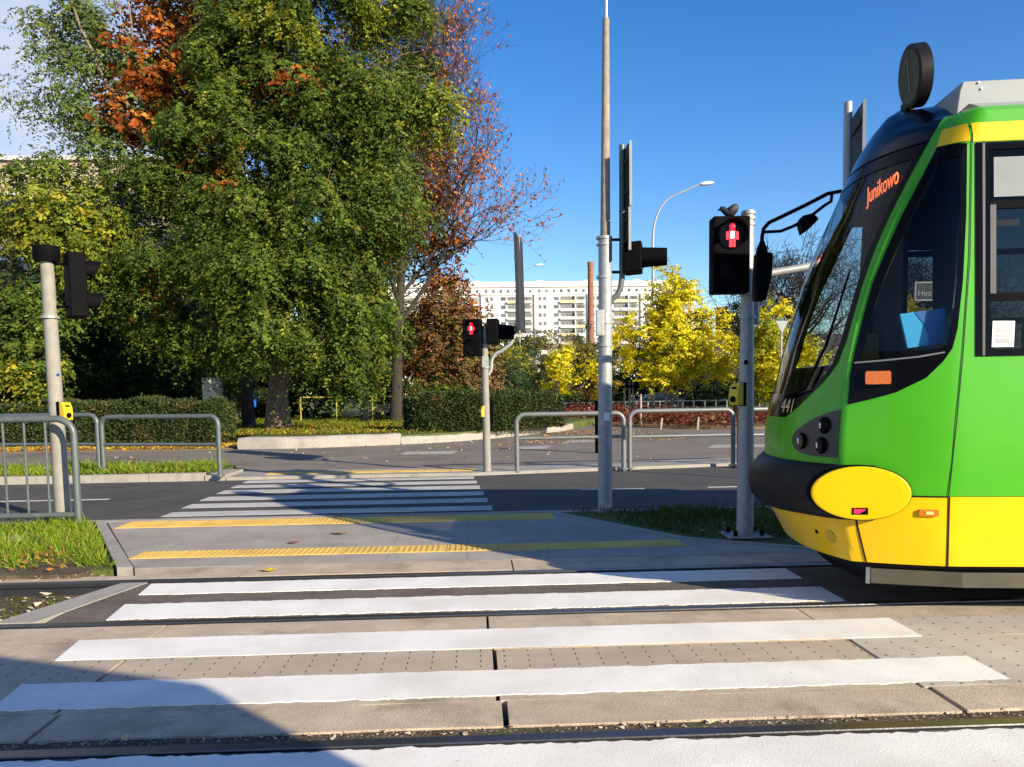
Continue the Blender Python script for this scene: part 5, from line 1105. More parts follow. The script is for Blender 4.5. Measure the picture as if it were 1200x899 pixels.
# 1 the big robinia
y = 31.; b0 = aty(326, 503, y); b0.z = .28
big = [(330,120,95,60,0,0,1.2),(250,150,75,50,-1.5,0,1.1),(420,120,80,60,-1,0,1.2),(480,85,55,65,.5,0,1),(505,130,32,55,0,1,.8),(350,30,110,60,0,1,1.1),(265,40,60,50,1,0,.8),(300,-70,150,70,0,0,.8),(440,-20,70,60,1,1,.9),(310,70,70,50,-1,0,1),(350,-10,70,50,-1.5,0,1),(290,10,50,45,-.5,0,.9),(300,160,60,45,-2.5,0,.9),(365,185,60,50,-.5,0,1),(400,290,55,50,-.5,0,1),(330,290,60,55,0,0,1),(445,150,40,45,-.5,0,.8),
 (300,235,85,60,-2.5,0,1.3),(395,230,80,65,-2.5,0,1.3),(455,205,45,60,-1,0,1),(225,235,60,50,-2,0,1.1),(185,205,50,40,-1,0,.9),(345,320,85,65,-3,0,1.3),(420,320,48,70,-2.2,0,1.2),(265,315,75,60,-2.6,0,1.2),(200,300,50,50,-1.8,0,1),(165,255,35,45,-1,0,.8),(150,205,38,26,-.5,0,.8),(110,205,26,14,-.3,2,.5),
 (425,395,36,52,-2.2,0,1.1),(385,395,45,50,-2.8,0,1.1),(300,385,50,45,-2.8,0,1.1),(230,380,50,45,-1.8,0,.9),(175,365,42,45,-1.5,0,.8),(356,408,22,32,-3.0,0,1.1),(405,425,22,30,-2.4,0,.8),(150,315,30,40,-1,0,.7),
 (65,112,42,16,.5,2,1.17),(105,128,40,17,0,2,1.30),(35,95,22,12,.5,2,.35),(95,150,30,14,0,2,0.91),(150,120,26,18,0,2,.3),(120,172,32,15,.3,2,1.04),(60,30,30,18,1,2,0.91),(95,10,40,26,1,2,1.04),(140,40,45,28,1,2,1.17),(110,70,38,20,.5,2,0.91),(70,70,30,14,.5,2,0.78),(45,5,25,15,.5,2,.3)]
big = [(u,v,ru-12 if ru > 34 else ru-5,rv-14 if rv > 34 else rv-4,dy,p_,w_) for (u,v,ru,rv,dy,p_,w_) in big]
cl = px_clumps(big, y)
tp = [b0, b0+Vector((.02,0,1.2)), aty(328,430,y), aty(330,360,y+.3), aty(325,280,y+.3), aty(322,200,y+.3), aty(322,120,y), aty(320,40,y), aty(318,-40,y)]
PALE = [((.085,.14,.035),3),((.11,.16,.035),3),((.14,.16,.03),1.5),((.06,.10,.03),1)]
ROB = leafy('robinia_tree', b0, 'huge drooping green tree with a thick furrowed trunk on the lawn', 'tree', None, cl, [GREEN,YGREEN,PALE], 31000, 101, tp, tr=(.42,.10), skip=2, slen=.5, nl=10, L=.135, Wd=.068, droop=.65, shell=3.6, up=.05, pad=.84, pads=4.6, hang=.5, extra=[([(320,225),(262,205),(205,190),(165,158)],.16,.10),([(165,158),(135,120),(115,75),(95,35),(80,-15)],.10,.03),([(165,158),(120,140),(75,118),(30,98)],.07,.015),([(150,140),(145,95),(155,50),(150,0)],.07,.03),([(190,180),(150,172),(112,168)],.05,.012),([(110,70),(70,60),(40,20)],.04,.012)])
# 2 orange maple peeking through it
y = 33.; b1 = aty(292, 500, y); b1.z = .28
sp = [(250,60,60,45,0,0,1),(255,235,22,16,-4.2,0,.8),(180,75,40,30,-1.5,0,1),(165,135,34,26,-2,0,.8),(170,100,45,35,0,0,1),(215,110,50,40,0,0,1),(160,150,35,30,0,0,.8),(240,185,42,32,-3.2,0,1),(345,95,40,32,-3.0,0,.7),(212,322,30,26,-3.6,0,.9),(195,150,40,30,-.5,0,1),(260,130,45,40,0,0,1),(200,20,50,40,0,0,.9),(390,100,50,50,0,0,.6)]
leafy('maple_tree', b1, 'orange leaved maple showing through gaps of the big green tree', 'tree', None, px_clumps(sp, y), [ORANGE], 3600, 102, [b1, aty(285,400,y), aty(260,280,y), aty(245,160,y), aty(235,60,y)], tr=(.22,.07), bark=X['bark_dark'], slen=.4, nl=8, L=.18, Wd=.13, droop=.4, pad=.6, pads=20)
# 3 sparse reddish tree with visible branches
def branch_tree(name, base, label, cat, trunk, tr, seeds, pal, nleaf, lpos, bark, seed, minr=.006, L=.13, Wd=.08, depth=4, blen=3.2, spread=.7, up=.08, kids=(2,3), group=None, extra=None, start=1):
    gq = random.Random(seed); t = empty(name, base, label, cat, group); mb = MB(); m_ = len(trunk); rs = [tr[0]+(tr[1]-tr[0])*i/(m_-1) for i in range(m_)]; mb.tube(trunk, rs, 12); tips = []
    for i in range(seeds):
        k = start+(m_-1-start)*(i+.5)/seeds; i0 = min(m_-2, int(k)); p = Vector(trunk[i0]).lerp(Vector(trunk[i0+1]), k-i0); r_ = rs[i0]*.5
        a_ = i*2.399+gq.uniform(-.4,.4); d = Vector((math.cos(a_), math.sin(a_), gq.uniform(.55,1.1))).normalized(); f = 1-.45*(k-start)/(m_-start)
        grow(mb, tips, p, d, blen*f*gq.uniform(.8,1.15), max(.03,r_), depth, gq, spread, up, .74, kids, .22, minr=minr)
    grow(mb, tips, Vector(trunk[-1]), (Vector(trunk[-1])-Vector(trunk[-2])).normalized(), blen*.6, rs[-1], depth, gq, spread, up, .72, kids, .2, minr=minr)
    mb.build('trunk', bark, t, smooth=False)
    if nleaf:
        g2 = np.random.default_rng(seed); T = np.array([[a_[:], b_[:]] for a_, b_ in tips]); ix = g2.integers(0, len(T), nleaf); f = g2.random((nleaf,1))*1.1
        P = T[ix,0]*(1-f)+T[ix,1]*f+g2.normal(size=(nleaf,3))*.05; D = g2.normal(size=(nleaf,3)); D[:,2] -= .7
        keep = lpos(P, g2); P, D = P[keep], D[keep]; n = len(P)
        col = pick(g2, pal, n) if not callable(pal) else pal(P, g2)
        leaves('crown', P, D, L*np.exp(g2.normal(size=n)*.2), Wd, col, X['leaf_thin'], t, seed=seed)
    return t, len(tips)
y = 37.; b3 = aty(464, 499, y); b3.z = .28
def redcol(P, g2):
    lo = np.clip((10.5-P[:,2])/4, 0, 1)[:,None]; return pick(g2, REDS, len(P))*(1-lo)+pick(g2, ORANGE, len(P))*lo
trk = [b3, aty(465,440,y), aty(466,390,y), aty(470,330,y), aty(474,270,y), aty(480,200,y), aty(488,130,y)]
_, nt3 = branch_tree('sparse_tree', b3, 'half bare tree with thin reddish leaves beside the big green tree', 'tree', trk, (.29,.07), 19, redcol, 30000, lambda P, g2: g2.random(len(P)) < np.clip(.30+.07*(16-P[:,2]), .35, .98), X['bark_dark'], 33, L=.15, Wd=.095, depth=5, blen=3.45, spread=.70, up=.13, start=2, kids=(2,3))
# orange lower boughs of the same neighbourhood: a second, younger maple
y = 39.; b4 = aty(427, 498, y); b4.z = .28
sp = [(440,235,40,40,0,0,1),(470,260,45,35,0,0,1),(505,235,38,30,0,0,1),(525,280,34,26,0,0,.8),(520,330,30,28,0,0,.8),(545,365,26,26,0,0,.8),(510,180,34,30,0,0,.6),(450,300,40,40,0,0,.9),(500,290,30,30,0,0,.6),(430,360,35,35,0,1,.8),(470,380,35,30,0,1,.8),(490,420,28,25,0,0,.5),(440,440,28,20,0,1,.7),(500,375,25,25,0,0,.6)]
leafy('young_maple', b4, 'younger tree with orange and yellow leaves and a straight mottled trunk on the lawn', 'tree', None, px_clumps(sp, y), [ORANGE,YGREEN], 3000, 104, [b4, aty(428,440,y), aty(432,380,y), aty(440,300,y), aty(455,240,y)], tr=(.17,.06), bark=X['bark_grey'], slen=.4, nl=7, L=.16, Wd=.11, droop=.4, shell=1.6)
# 4 yellow green tree in front of the beige building, and growth below coloured dark for shade
y = 29.; b5 = aty(-15, 498, y); b5.z = .04
sp = [(60,255,55,38,0,0,1.2),(110,262,30,28,0,0,.9),(24,262,26,20,.5,0,.5),(85,300,35,30,0,0,.9),(30,345,45,24,-.5,1,.7),(15,395,40,22,-.7,1,.8),(50,370,30,16,-.5,1,.5),(110,335,30,28,.6,1,.5),(25,435,38,18,-.8,0,.7),(60,420,25,14,-.6,1,.4),(140,300,28,30,.8,1,.5),(48,196,40,14,1.,1,.5),(15,200,26,14,.8,1,.4),(110,212,34,16,1.2,1,.5),(130,240,24,20,1.2,1,.5)]
leafy('ash_tree', b5, 'yellow green tree spreading in front of the beige building', 'tree', None, px_clumps(sp, y), [YGREEN,GREEN,PALE], 4600, 105, [b5, aty(-5,420,y), aty(5,340,y), aty(25,270,y), aty(45,230,y)], tr=(.2,.06), bark=X['bark_dark'], slen=.45, nl=9, L=.14, Wd=.075, droop=.6, pad=.6, pads=18)
def shrub(name, label, cat, spec, y, pals, n, seed, group=None, zb=.25, **kw):
    cl_ = px_clumps(spec, y); c = cl_[0]; b_ = Vector((c[0], y, zb)); args = dict(slen=.35, nl=8, L=.12, Wd=.065, droop=.25, shell=2.2, pad=.5, pads=16); args.update(kw)
    return leafy(name, b_, label, cat, group, cl_, pals, n, seed, [b_, Vector((c[0],y,max(zb+.3,c[2]*.6))), Vector((c[0],y,max(zb+.6,c[2])))], tr=(.10,.05), bark=X['bark_dark'], **args)
UG = 'shrubs coloured dark for shade under the trees'  # leaf colour of these shrubs carries the shade under the crowns
shrub('shade_dark_shrub', 'shrub mass coloured dark for shade filling the gap below the yellow green tree', 'shrub', [(50,440,75,40,0,0,1),(10,400,60,60,1,0,1),(110,400,60,60,2,0,1),(90,350,60,50,3,0,.8),(0,320,60,60,4,0,.8)], 33, [DARK], 2300, 201, UG, L=.16, Wd=.09)
shrub('shade_dark_shrub', 'shrub coloured dark for shade left of the white wall corner under the big tree', 'shrub', [(185,445,42,38,0,0,1),(150,400,50,50,1,0,1),(200,360,60,50,3,0,1),(170,310,60,60,4,0,.8)], 36, [DARK], 2000, 202, UG, L=.16, Wd=.09)
shrub('shade_dark_shrub', 'shrub coloured dark for shade behind the blue litter bin', 'shrub', [(300,440,32,38,1,0,1),(275,400,50,45,1,0,1),(340,390,60,50,2,0,1),(280,340,70,60,3,0,1)], 41, [DARK], 2200, 203, UG, L=.17, Wd=.10)
shrub('shade_dark_shrub', 'shrub coloured dark for shade behind the yellow pipe rail between the trunks', 'shrub', [(400,440,60,42,0,0,1),(450,430,50,50,.5,0,1),(380,380,60,50,1,0,1),(450,370,50,50,1,0,1)], 46, [DARK], 2400, 204, UG, L=.17, Wd=.10)
shrub('shade_dark_shrub', 'shrub coloured dark for shade above the clipped hedge beside the sparse tree', 'shrub', [(510,450,50,30,0,0,1),(560,440,45,32,.5,0,1),(500,410,40,40,1,0,1)], 45, [DARK], 1700, 205, UG, L=.17, Wd=.10)
shrub('brown_shrub', 'large russet brown leaved shrub behind the slim signal pole', 'shrub', [(535,440,38,30,0,0,1),(570,445,28,28,.3,0,1),(525,405,32,28,0,0,.9),(560,410,26,22,0,1,.8),(535,365,26,26,0,0,.9),(510,350,24,30,0,0,.8),(500,440,22,25,0,1,.5),(545,385,25,20,0,1,.5)], 38, [BROWN,OLIVE], 2900, 206, L=.12, Wd=.075)
shrub('young_pine', 'dark blue green conifer behind the hedge end', 'tree', [(598,445,28,22,0,0,1),(602,425,20,22,0,0,.9),(612,450,22,16,0,0,.7),(590,460,26,14,0,0,.7)], 46, [[((.03,.065,.03),3),((.045,.085,.035),2)]], 900, 207, L=.2, Wd=.03, slen=.5)
shrub('small_bush', 'low green bush rising just behind the clipped hedge top', 'shrub', [(525,460,22,10,0,0,1),(545,458,18,9,0,0,1)], 37, [GREEN], 300, 208, L=.10)
shrub('small_bush', 'thin green sapling shoots beside the blue litter bin', 'shrub', [(268,455,24,24,0,0,1),(285,440,20,16,0,1,.6)], 34, [GREEN,YGREEN], 260, 209, L=.10)
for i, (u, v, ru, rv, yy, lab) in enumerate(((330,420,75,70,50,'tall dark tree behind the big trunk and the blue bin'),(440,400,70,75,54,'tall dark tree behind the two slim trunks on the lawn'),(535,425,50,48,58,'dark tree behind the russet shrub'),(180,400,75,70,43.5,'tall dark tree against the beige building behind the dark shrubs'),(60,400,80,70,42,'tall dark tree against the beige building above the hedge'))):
    shrub('backdrop_tree', lab, 'tree', [(u,v,ru,rv,0,0,1),(u-ru*.5,v+30,ru*.7,rv*.6,-1,0,1),(u+ru*.5,v+30,ru*.7,rv*.6,-1,0,1),(u,v+60,ru,20,-1,0,.6)], yy, [DARK], 3600, 440+i, 'trees coloured dark for shade behind the lawn', L=.22, Wd=.13, slen=.5, pad=.9)  # trees added to close gaps, under-crown shade put into their leaf colour
# olive and yellow trees of the middle distance
shrub('willow_tree', 'olive brown rounded tree below the apartment block', 'tree', [(645,415,34,24,0,0,1),(630,435,28,22,0,0,1),(660,440,26,22,0,0,.8),(648,398,18,14,0,0,.6)], 68, [OLIVE], 1900, 210, L=.17, Wd=.06, droop=.8)
shrub('willow_tree', 'brown and orange tree standing behind the tall mast', 'tree', [(690,425,26,26,0,0,1),(700,445,20,16,0,1,1),(675,445,18,22,0,0,.9),(682,410,16,12,0,0,.7)], 64, [OLIVE,[((.58,.40,.02),2),((.45,.27,.02),1)]], 1500, 211, L=.17, Wd=.06, droop=.7)
GK = 'young yellow ginkgo trees'
def ginkgo(u, vb, y, spec, n, seed, label, stakes=3):
    b_ = aty(u, vb, y); b_.z = .02; cl_ = px_clumps(spec, y); top = max(c[2]+c[5] for c in cl_)
    t = leafy('ginkgo_tree', b_, label, 'tree', GK, cl_, [YELL,[((.34,.33,.02),2),((.2,.24,.02),1)]], n, seed, [b_, Vector((b_.x,y,top*.45)), Vector((b_.x,y,top*.75)), Vector((b_.x,y,top))], tr=(.09,.02), bark=X['bark_grey'], slen=.55, nl=10, L=.15, Wd=.10, droop=.08, shell=1.7, up=.15, spread=.4, pad=.44, pads=12, lm=X['leaf_thin'])
    return b_
gb = ginkgo(788, 500, 42, [(794,326,9,14,0,0,.9),(790,346,20,14,0,0,1),(788,366,36,15,0,0,1),(784,386,52,15,0,0,1),(780,406,64,14,0,0,1),(788,425,76,12,-.2,0,1.1),(838,402,28,10,.2,0,.6),(765,440,40,9,-.5,0,.8),(825,436,26,9,-.3,0,.6),(790,405,36,30,.5,1,.5),(740,378,12,9,0,0,.5),(748,392,16,9,0,0,.4)], 3500, 301, 'broad bright yellow ginkgo tree tied to stakes in the red shrub bed')
ginkgo(655, 490, 56, [(655,430,14,22,0,0,1),(652,450,17,12,0,0,1),(657,410,9,14,0,0,.6)], 480, 302, 'narrow yellow ginkgo standing in front of the olive tree')
ginkgo(606, 478, 62, [(606,425,11,14,0,0,1),(600,412,7,9,0,0,.5),(590,428,6,6,0,0,.3)], 260, 303, 'small yellow ginkgo top peeking above the conifer')
gr_ = ginkgo(905, 497, 38, [(902,395,28,22,0,1,1),(915,425,34,22,0,0,1),(895,420,20,18,0,0,.8),(905,370,14,16,0,0,.6),(940,410,26,20,0,0,.8),(915,450,30,14,0,1,.7)], 1700, 304, 'yellow ginkgo half hidden behind the tram nose')
ginkgo(1064, 500, 46, [(1064,385,34,26,0,0,1),(1050,360,20,16,0,0,.8),(1085,375,22,18,0,0,.7),(1064,415,36,20,0,0,.8)], 1500, 305, 'yellow ginkgo seen through the cab window')
# bare tree behind the tram
for (u, y, sd, lab) in ((938,48.,61,'bare branched tree behind the tram windscreen'),(1085,52.,67,'bare branched tree seen through the cab side window')):
    b_ = gnd(u, 492, 0); b_ = Vector((aty(u,480,y).x, y, 0)); T_ = [b_, b_+Vector((.1,0,3.0)), b_+Vector((0,0,4.2)), b_+Vector((.3,0,5.4))]
    branch_tree('bare_tree', b_, lab, 'tree', T_, (.26,.15), 10, REDS, 0, None, X['bark_dark'], sd, depth=5, blen=3.1, spread=.95, up=.02, minr=.012, group='bare trees behind the tram', start=1, kids=(2,3))
# dark belt of trees behind the young ones, one by one
BT = 'dark trees along the far street'
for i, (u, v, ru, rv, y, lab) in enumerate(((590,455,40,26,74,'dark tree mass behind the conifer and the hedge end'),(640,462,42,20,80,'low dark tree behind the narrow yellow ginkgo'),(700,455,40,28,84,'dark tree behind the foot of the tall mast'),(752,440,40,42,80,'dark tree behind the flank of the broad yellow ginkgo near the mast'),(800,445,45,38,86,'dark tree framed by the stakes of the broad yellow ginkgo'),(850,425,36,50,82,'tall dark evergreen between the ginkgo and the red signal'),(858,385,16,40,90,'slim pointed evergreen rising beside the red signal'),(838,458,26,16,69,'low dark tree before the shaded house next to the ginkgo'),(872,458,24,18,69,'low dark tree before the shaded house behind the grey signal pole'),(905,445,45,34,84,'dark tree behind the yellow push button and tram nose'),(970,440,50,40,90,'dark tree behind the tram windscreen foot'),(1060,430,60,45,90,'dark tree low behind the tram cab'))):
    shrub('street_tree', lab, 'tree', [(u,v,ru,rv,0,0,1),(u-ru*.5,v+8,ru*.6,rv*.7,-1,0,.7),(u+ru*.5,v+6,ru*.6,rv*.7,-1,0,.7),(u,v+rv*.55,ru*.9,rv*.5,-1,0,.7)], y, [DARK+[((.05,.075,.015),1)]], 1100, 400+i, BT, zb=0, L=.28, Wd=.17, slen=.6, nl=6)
for i, (u, v, ru, rv, y, lab) in enumerate(((585,398,26,22,150,'green tree top against the left of the apartment block'),(620,402,22,16,160,'pale green tree top below the apartment balconies'),(735,408,30,16,150,'green tree top right of the brick chimney'),(692,405,18,22,155,'dark ivy green tree at the foot of the brick chimney'),(560,410,24,26,140,'brownish tree beside the apartment block edge'))):
    shrub('distant_tree', lab, 'tree', [(u,v,ru,rv,0,0,1),(u-ru*.5,v+10,ru*.6,rv*.8,-1,0,.7),(u+ru*.5,v+10,ru*.6,rv*.8,-1,0,.7),(u,v+30,ru*1.2,24,-1,0,.9)], y, [[((.07,.085,.03),3),((.11,.10,.04),2),((.05,.07,.03),2)]], 700, 420+i, 'distant trees before the apartment block', zb=0, L=.5, Wd=.3, slen=1.0, nl=6)
# hedges
def hedge(name, pts, h, w, z0, n, seed, label, pal):
    """clipped hedge along a polyline: twiggy core and leaf shell"""
    g2 = np.random.default_rng(seed); t = empty(name, (pts[0][0],pts[0][1],z0), label, 'hedge'); core = MB(); P = []; D = []
    segs = [(Vector((*a_,0)), Vector((*b_,0))) for a_, b_ in zip(pts[:-1], pts[1:])]; tot = sum((b_-a_).length for a_, b_ in segs)
    for i, (a_, b_) in enumerate(segs):
        d = (b_-a_).normalized(); s_ = Vector((d.y,-d.x,0)); L_ = (b_-a_).length; k = int(n*L_/tot)
        core.cbox((a_+b_)/2+Vector((0,0,z0+h*.46)), d*(L_/2+.0-.12*(i in (0,len(segs)-1))), s_*(w/2-.16), Vector((0,0,h*.46-.05)))
        u = g2.random(k)*L_; per = (2*h+w); q = g2.random(k)*per; e = g2.normal(size=k)*.05
        bul = .07*np.sin(u*2.1+seed)+.05*np.sin(u*5.3)
        off = np.where(q < h, w/2, np.where(q < h+w, w/2-(q-h), -w/2)); zz = np.where(q < h, q, np.where(q < h+w, h, h-(q-h-w)))
        rnd_ = np.clip((zz-(h-.18))/.18, 0, 1); off = off*(1-.10*rnd_**2)
        nx = np.where(q < h, 1., np.where(q < h+w, 0., -1.)); nz = np.where((q >= h) & (q < h+w), 1., 0.)
        pos = np.array(a_)[None]+np.array(d)[None]*u[:,None]+np.array(s_)[None]*(off+nx*(e+bul))[:,None]; pos[:,2] = z0+zz+nz*(e*1.0+bul)
        P.append(pos); dd = g2.normal(size=(k,3))*.8+np.array(s_)[None]*nx[:,None]+np.array([0,0,1.])[None]*(nz+.3)[:,None]; D.append(dd)
    for (c, d) in ((segs[0][0], (segs[0][0]-segs[0][1]).normalized()), (segs[-1][1], (segs[-1][1]-segs[-1][0]).normalized())):
        k = int(n*.07); s_ = Vector((d.y,-d.x,0)); o_ = (g2.random(k)-.5)*w; zz = g2.random(k)*h; pr = np.sqrt(np.clip(1-(2*o_/w)**2, 0, 1))*.30-.1
        pos = np.array(c)[None]+np.array(s_)[None]*o_[:,None]+np.array(d)[None]*(pr+g2.normal(size=k)*.05)[:,None]; pos[:,2] = z0+zz; P.append(pos); D.append(g2.normal(size=(k,3))*.8+np.array(d)[None])
    P = np.concatenate(P); D = np.concatenate(D); N = len(P)
    core.build('branches', X['bark_dark'], t)
    br = .5+.5*np.sin(P[:,0]*2.3+1)*np.sin(P[:,1]*1.9+P[:,2]*3); col = pick(g2, pal, N)*(1-.0*br[:,None]); sw = (br > .85) & (g2.random(N) < .4); col[sw] = pick(g2, [((.12,.065,.03),2),((.10,.09,.03),2)], int(sw.sum()))
    leaves('foliage', P, D, (.085*np.exp(g2.normal(size=N)*.25)), .055, col, X['leaf_stiff'], t, seed=seed)
HG = [((.035,.055,.018),3),((.05,.07,.022),3),((.07,.085,.03),1.5),((.025,.04,.014),2)]
l0 = gnd(-170,524,.03); l1 = gnd(120,522,.03); l2 = gnd(255,520,.05)
hl_top = aty(150,475,l2.y-.1).z
hedge('hedge', [(l0.x,l0.y+.3),(l1.x,l1.y+.4),(l2.x,l2.y+.6)], hl_top, 1.5, .03, 62000, 501, 'dark clipped hedge behind the median railings and pale pole', HG)
r0 = gnd(484,507,.30); r1 = gnd(560,505,.30); r2 = gnd(640,499.5,.30)
ht = aty(560,464,r1.y).z-.30
hedge('hedge', [(r0.x,r0.y+.7),(r1.x,r1.y+.7),(r2.x,r2.y+.6)], ht, 1.5, .28, 38000, 502, 'clipped green hedge above the stepped kerb behind the slim pole', HG)
# red shrub bed with marker posts and tree stakes
bed = [gnd(640,489), gnd(668,497), gnd(730,500.5), gnd(800,503), gnd(860,503.5), gnd(905,502), gnd(905,493), gnd(800,490), gnd(700,484)]
poly = [(q.x,q.y) for q in bed]; sheet('bed_soil', poly, -.12, .05, X['litter'])
g2 = np.random.default_rng(77); xs = [p[0] for p in poly]; ys = [p[1] for p in poly]; cl_ = []
while len(cl_) < 150:
    x, yy = g2.uniform(min(xs),max(xs)), g2.uniform(min(ys),max(ys))
    if inpoly(x, yy, poly): cl_.append((x,yy,.26,.55,.55,.26,1,0))
P,D,L,Wd,ids,sid,NR = sprays(cl_, 4600, 77, slen=.35, nl=6, L=.13, Wd=.07, droop=.1, up=.8)
tag(leaves('red_ground_shrubs', P, D, L, Wd, clump_cols(cl_, ids, sid, [[((.14,.036,.024),3),((.19,.06,.03),2),((.09,.03,.02),2),((.20,.11,.05),1)]], 78), X['leaf'], base=(xs[0],ys[0],0), seed=79), kind='stuff')
for i, (u, vb, vt, lean_, lb) in enumerate(((774,503,490,.06,'short pale marker post leaning in the red shrub bed below the broad ginkgo'),(817,503.5,489,.05,'short pale marker post in the red shrubs to the side of the ginkgo stakes'),(751,500,462,.0,'tall pale stake standing alone before the ginkgo stakes'))):
    b_ = gnd(u, vb, .03); zt = aty(u, vt, b_.y).z; tag(MB().tube([b_, (b_.x+lean_,b_.y,zt)], .045, 8).build('marker_post', X['stake'], base=b_, smooth=True), lb, 'post')
for (gx, gy, lb, dxs) in ((gb.x, gb.y, 'bundle of three pale stakes with dark ties supporting the broad ginkgo', (-.45,.0,.35)),(gb.x-2.1, gb.y+1.2, 'bundle of three pale stakes with dark ties around a thin trunk beside the broad ginkgo', (-.25,.1,.35))):
    t = empty('tree_stakes', (gx,gy,.05), lb, 'tree support')
    for i, dx in enumerate(dxs): MB().tube([(gx+dx,gy-.3+.25*i,0),(gx+dx*.85,gy-.25+.2*i,2.0+.15*(i%2))], .05, 8).build('stake', X['stake'], t, smooth=True)
    MB().box((gx-.55,gy-.36,1.75),(gx+.5,gy-.30,1.86)).build('tie', X['black'], t)
# fences at the far side
def post_fence(name, p0, p1, n, h, label, cat, m_post, m_rail, rw=.035, pw=.035, rails=(1.,)):
    t = empty(name, p0, label, cat); p0, p1 = Vector(p0), Vector(p1)
    for i in range(n): q = p0.lerp(p1, i/(n-1)); MB().cbox(q+Vector((0,0,h/2)), (pw,0,0), (0,pw,0), (0,0,h/2)).build('post', m_post, t)
    for k in rails: MB().tube([p0+Vector((0,0,h*k)), p1+Vector((0,0,h*k))], rw, 8).build('rail', m_rail, t)
    return t
p0, p1 = aty(560,480,58), aty(1000,474,64)
post_fence('post_fence', (p0.x,58,0), (p1.x,64,0), 34, aty(690,472,58.5).z, 'long dark railed fence with pale posts along the far street', 'fence', X['galv'], X['rail_dark'], .04, .05, (1.,.97))
p0, p1 = aty(560,486,50), aty(700,486,50)
post_fence('picket_fence', (p0.x,50,0), (p1.x,50,0), 30, .62, 'low row of white pickets behind the red shrub bed', 'fence', X['white'], X['galv'], .02, .035, (.8,))
p0, p1 = aty(352,466,40), aty(520,466,40)
post_fence('pipe_rail', (p0.x,40,.3), (p1.x,40,.3), 5, p0.z-.3, 'yellow pipe rail running behind the tree trunks on the lawn', 'railing', X['rail_yellow'], X['rail_yellow'], .03, .025, (1.,))
# blue litter bin, pale box behind the trunks
p = aty(295, 470, 38); t = empty('litter_bin', (p.x,38,.3), 'blue litter bin on a post beside the big tree trunk', 'litter bin')
MB().tube([(p.x,38,p.z-.30),(p.x,38,p.z-.25),(p.x,38,p.z+.2),(p.x,38,p.z+.28)], [.14,.19,.20,.12], 16).build('bucket', X['binblue'], t, smooth=True); MB().tube([(p.x,38.22,.2),(p.x,38.22,p.z+.2)], .03, 8).build('post', X['galv'], t)
MB().box((p.x-.1,37.79,p.z+.08),(p.x+.1,37.83,p.z+.15)).build('slot', X['black'], t)
p = aty(452, 487, 43); t = empty('park_bench', (p.x,43,.3), 'pale slatted bench in the shade between the two trunks', 'bench')
for k in range(3): MB().box((p.x-.8,43-.02,.62+.13*k+.1),(p.x+.8,43+.02,.72+.13*k+.1)).build('back_slat', X['stake'], t)
MB().box((p.x-.8,42.5,.66),(p.x+.8,42.95,.71)).build('seat', X['stake'], t)
for s in (-.65,.65): MB().box((p.x+s-.04,42.55,.28),(p.x+s+.04,43.02,.66)).build('leg', X['bark_dark'], t)
# dark parked car behind the stakes
p = aty(768, 466, 66); cx = p.x; cy = 66.; t = empty('parked_car', (cx,cy,0), 'dark car parked in the shade behind the ginkgo stakes', 'car')
prof = [(-2.1,.35),(-2.1,.75),(-1.9,.92),(-1.0,1.0),(-.35,1.42),(.95,1.46),(1.75,1.02),(2.1,.92),(2.12,.35)]
mb = MB(); mb.add([(cx+x,cy-.85+(.12 if z > 1.1 else 0),z) for x,z in prof]+[(cx+x,cy+.85-(.12 if z > 1.1 else 0),z) for x,z in prof], [tuple(range(9)),tuple(range(17,8,-1))]+[(i,i+9,(i+1)%9+9,(i+1)%9) for i in range(9)]); mb.build('body', X['carpaint'], t, bevel=.05)
MB().add([(cx+x,cy-.80+ (.06 if z > 1.2 else -.03),z) for x,z in ((-.85,1.03),(-.3,1.36),(.9,1.39),(1.5,1.05))], [(0,1,2,3)]).build('side_glass', X['pane'], t)
for s in (-1.3,1.3):
    w = MB().tube([(cx+s,cy-.88,.32),(cx+s,cy-.66,.32)], .32, 20).build('wheel', X['black'], t, smooth=True); MB().tube([(cx+s,cy-.895,.32),(cx+s,cy-.88,.32)], .19, 16).build('rim', X['galv'], w)
MB().box((cx-2.14,cy-.7,.62),(cx-2.08,cy-.4,.74)).build('headlight', X['white'], t); MB().box((cx+2.06,cy-.7,.72),(cx+2.13,cy-.4,.84)).build('tail_light', X['tail'], t)
# unseen shelter assumed behind the camera, placed so its shadow crosses the near bars
sa = Vector((-.917,.40,0)).normalized(); sb = Vector((sa.y,-sa.x,0)); k0 = Vector((4.0,-1.03,2.62))+sa*.72; 
t = empty('shadow_shelter', k0+sa*1.5-sb*-.7-Vector((0,0,2.62)), 'unseen flat roofed shelter placed behind the viewer to cast the foreground shadow', 'shelter')
SB = -sb if sb.y > 0 else sb
cc = k0+sa*1.3+SB*.8
MB().cbox(cc, sa*1.3, SB*.8, Vector((0,0,.06))).build('roof', X['rail_dark'], t)
for i, s in ((.1,0),(2.5,0)): MB().tube([k0+sa*i+SB*.1-Vector((0,0,2.6)), k0+sa*i+SB*.1], .04, 10).build('post', X['rail_dark'], t)
MB().cbox(k0+sa*1.3+SB*1.5-Vector((0,0,1.3)), sa*1.25, SB*.02, Vector((0,0,1.1))).build('back_panel', X['rail_dark'], t)
MB().cbox(k0+SB*.8-Vector((0,0,1.3)), sa*.02, SB*.78, Vector((0,0,1.28))).build('side_panel', X['rail_dark'], t)  # panel added so its shadow closes the edge of the roof's

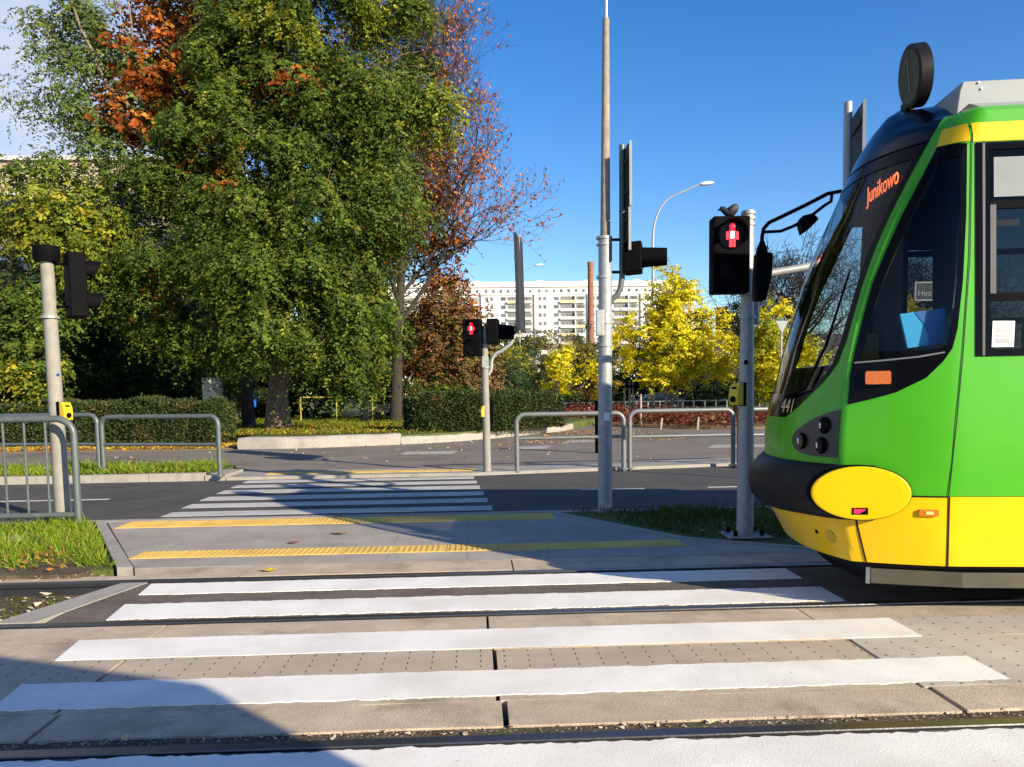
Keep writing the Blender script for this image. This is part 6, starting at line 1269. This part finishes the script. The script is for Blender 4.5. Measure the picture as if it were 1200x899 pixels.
# ------------------------------------------------------------------ light and sky
sc = bpy.context.scene
SUNV = Vector((.689, -.72, math.tan(R(21)))).normalized()
sd = bpy.data.lights.new('sun', 'SUN'); sd.energy = 5.0; sd.angle = R(.53); sd.color = (1, .86, .63); so = bpy.data.objects.new('sun', sd); bpy.context.scene.collection.objects.link(so)
so.rotation_euler = SUNV.to_track_quat('Z', 'Y').to_euler()
w = bpy.data.worlds.new('World'); sc.world = w; w.use_nodes = True; n, l = w.node_tree.nodes, w.node_tree.links
sk = n.new('ShaderNodeTexSky'); sk.sky_type = 'NISHITA'; sk.sun_disc = False; sk.sun_elevation = R(21); sk.sun_rotation = math.atan2(SUNV.x, SUNV.y); sk.air_density = 1.0; sk.dust_density = .3; sk.ozone_density = 2.5
tc = n.new('ShaderNodeTexCoord'); mp = n.new('ShaderNodeMapping'); mp.inputs['Scale'].default_value = (1.2, 1.2, 3.0); mp.inputs['Rotation'].default_value = (0, R(20), R(30)); l.new(tc.outputs['Generated'], mp.inputs['Vector'])
no = n.new('ShaderNodeTexNoise'); no.inputs['Scale'].default_value = 2.2; no.inputs['Detail'].default_value = 8; no.inputs['Roughness'].default_value = .6; no.inputs['Distortion'].default_value = .4; l.new(mp.outputs[0], no.inputs['Vector'])
# cirrus thickens towards the west-north-west (camera left)
dp = n.new('ShaderNodeVectorMath'); dp.operation = 'DOT_PRODUCT'; dp.inputs[1].default_value = Vector((-.80,.55,.25)).normalized(); l.new(tc.outputs['Generated'], dp.inputs[0])
m1 = n.new('ShaderNodeMapRange'); m1.inputs[1].default_value = .66; m1.inputs[2].default_value = .93; m1.inputs[3].default_value = -.20; m1.inputs[4].default_value = .42; l.new(dp.outputs['Value'], m1.inputs[0])
ad = n.new('ShaderNodeMath'); ad.operation = 'ADD'; l.new(no.outputs['Fac'], ad.inputs[0]); l.new(m1.outputs[0], ad.inputs[1])
m2 = n.new('ShaderNodeMapRange'); m2.inputs[1].default_value = .47; m2.inputs[2].default_value = .88; m2.inputs[3].default_value = 0; m2.inputs[4].default_value = .85; l.new(ad.outputs[0], m2.inputs[0])
hs = n.new('ShaderNodeHueSaturation'); hs.inputs['Hue'].default_value = .512; hs.inputs['Saturation'].default_value = 1.36; hs.inputs['Value'].default_value = 1.58; l.new(sk.outputs[0], hs.inputs['Color'])
mx = n.new('ShaderNodeMixRGB'); mx.inputs[2].default_value = (6.0,6.3,7.0,1); l.new(m2.outputs[0], mx.inputs[0]); l.new(hs.outputs[0], mx.inputs[1])
bg = n['Background']; bg.inputs['Strength'].default_value = .07; l.new(mx.outputs[0], bg.inputs['Color'])
sc.view_settings.view_transform = 'Standard'; sc.view_settings.look = 'None'; sc.view_settings.exposure = 0.87; sc.view_settings.gamma = 1; sc.view_settings.use_curve_mapping = False
sc.cycles.max_bounces = 8; sc.cycles.transparent_max_bounces = 16; sc.cycles.diffuse_bounces = 3
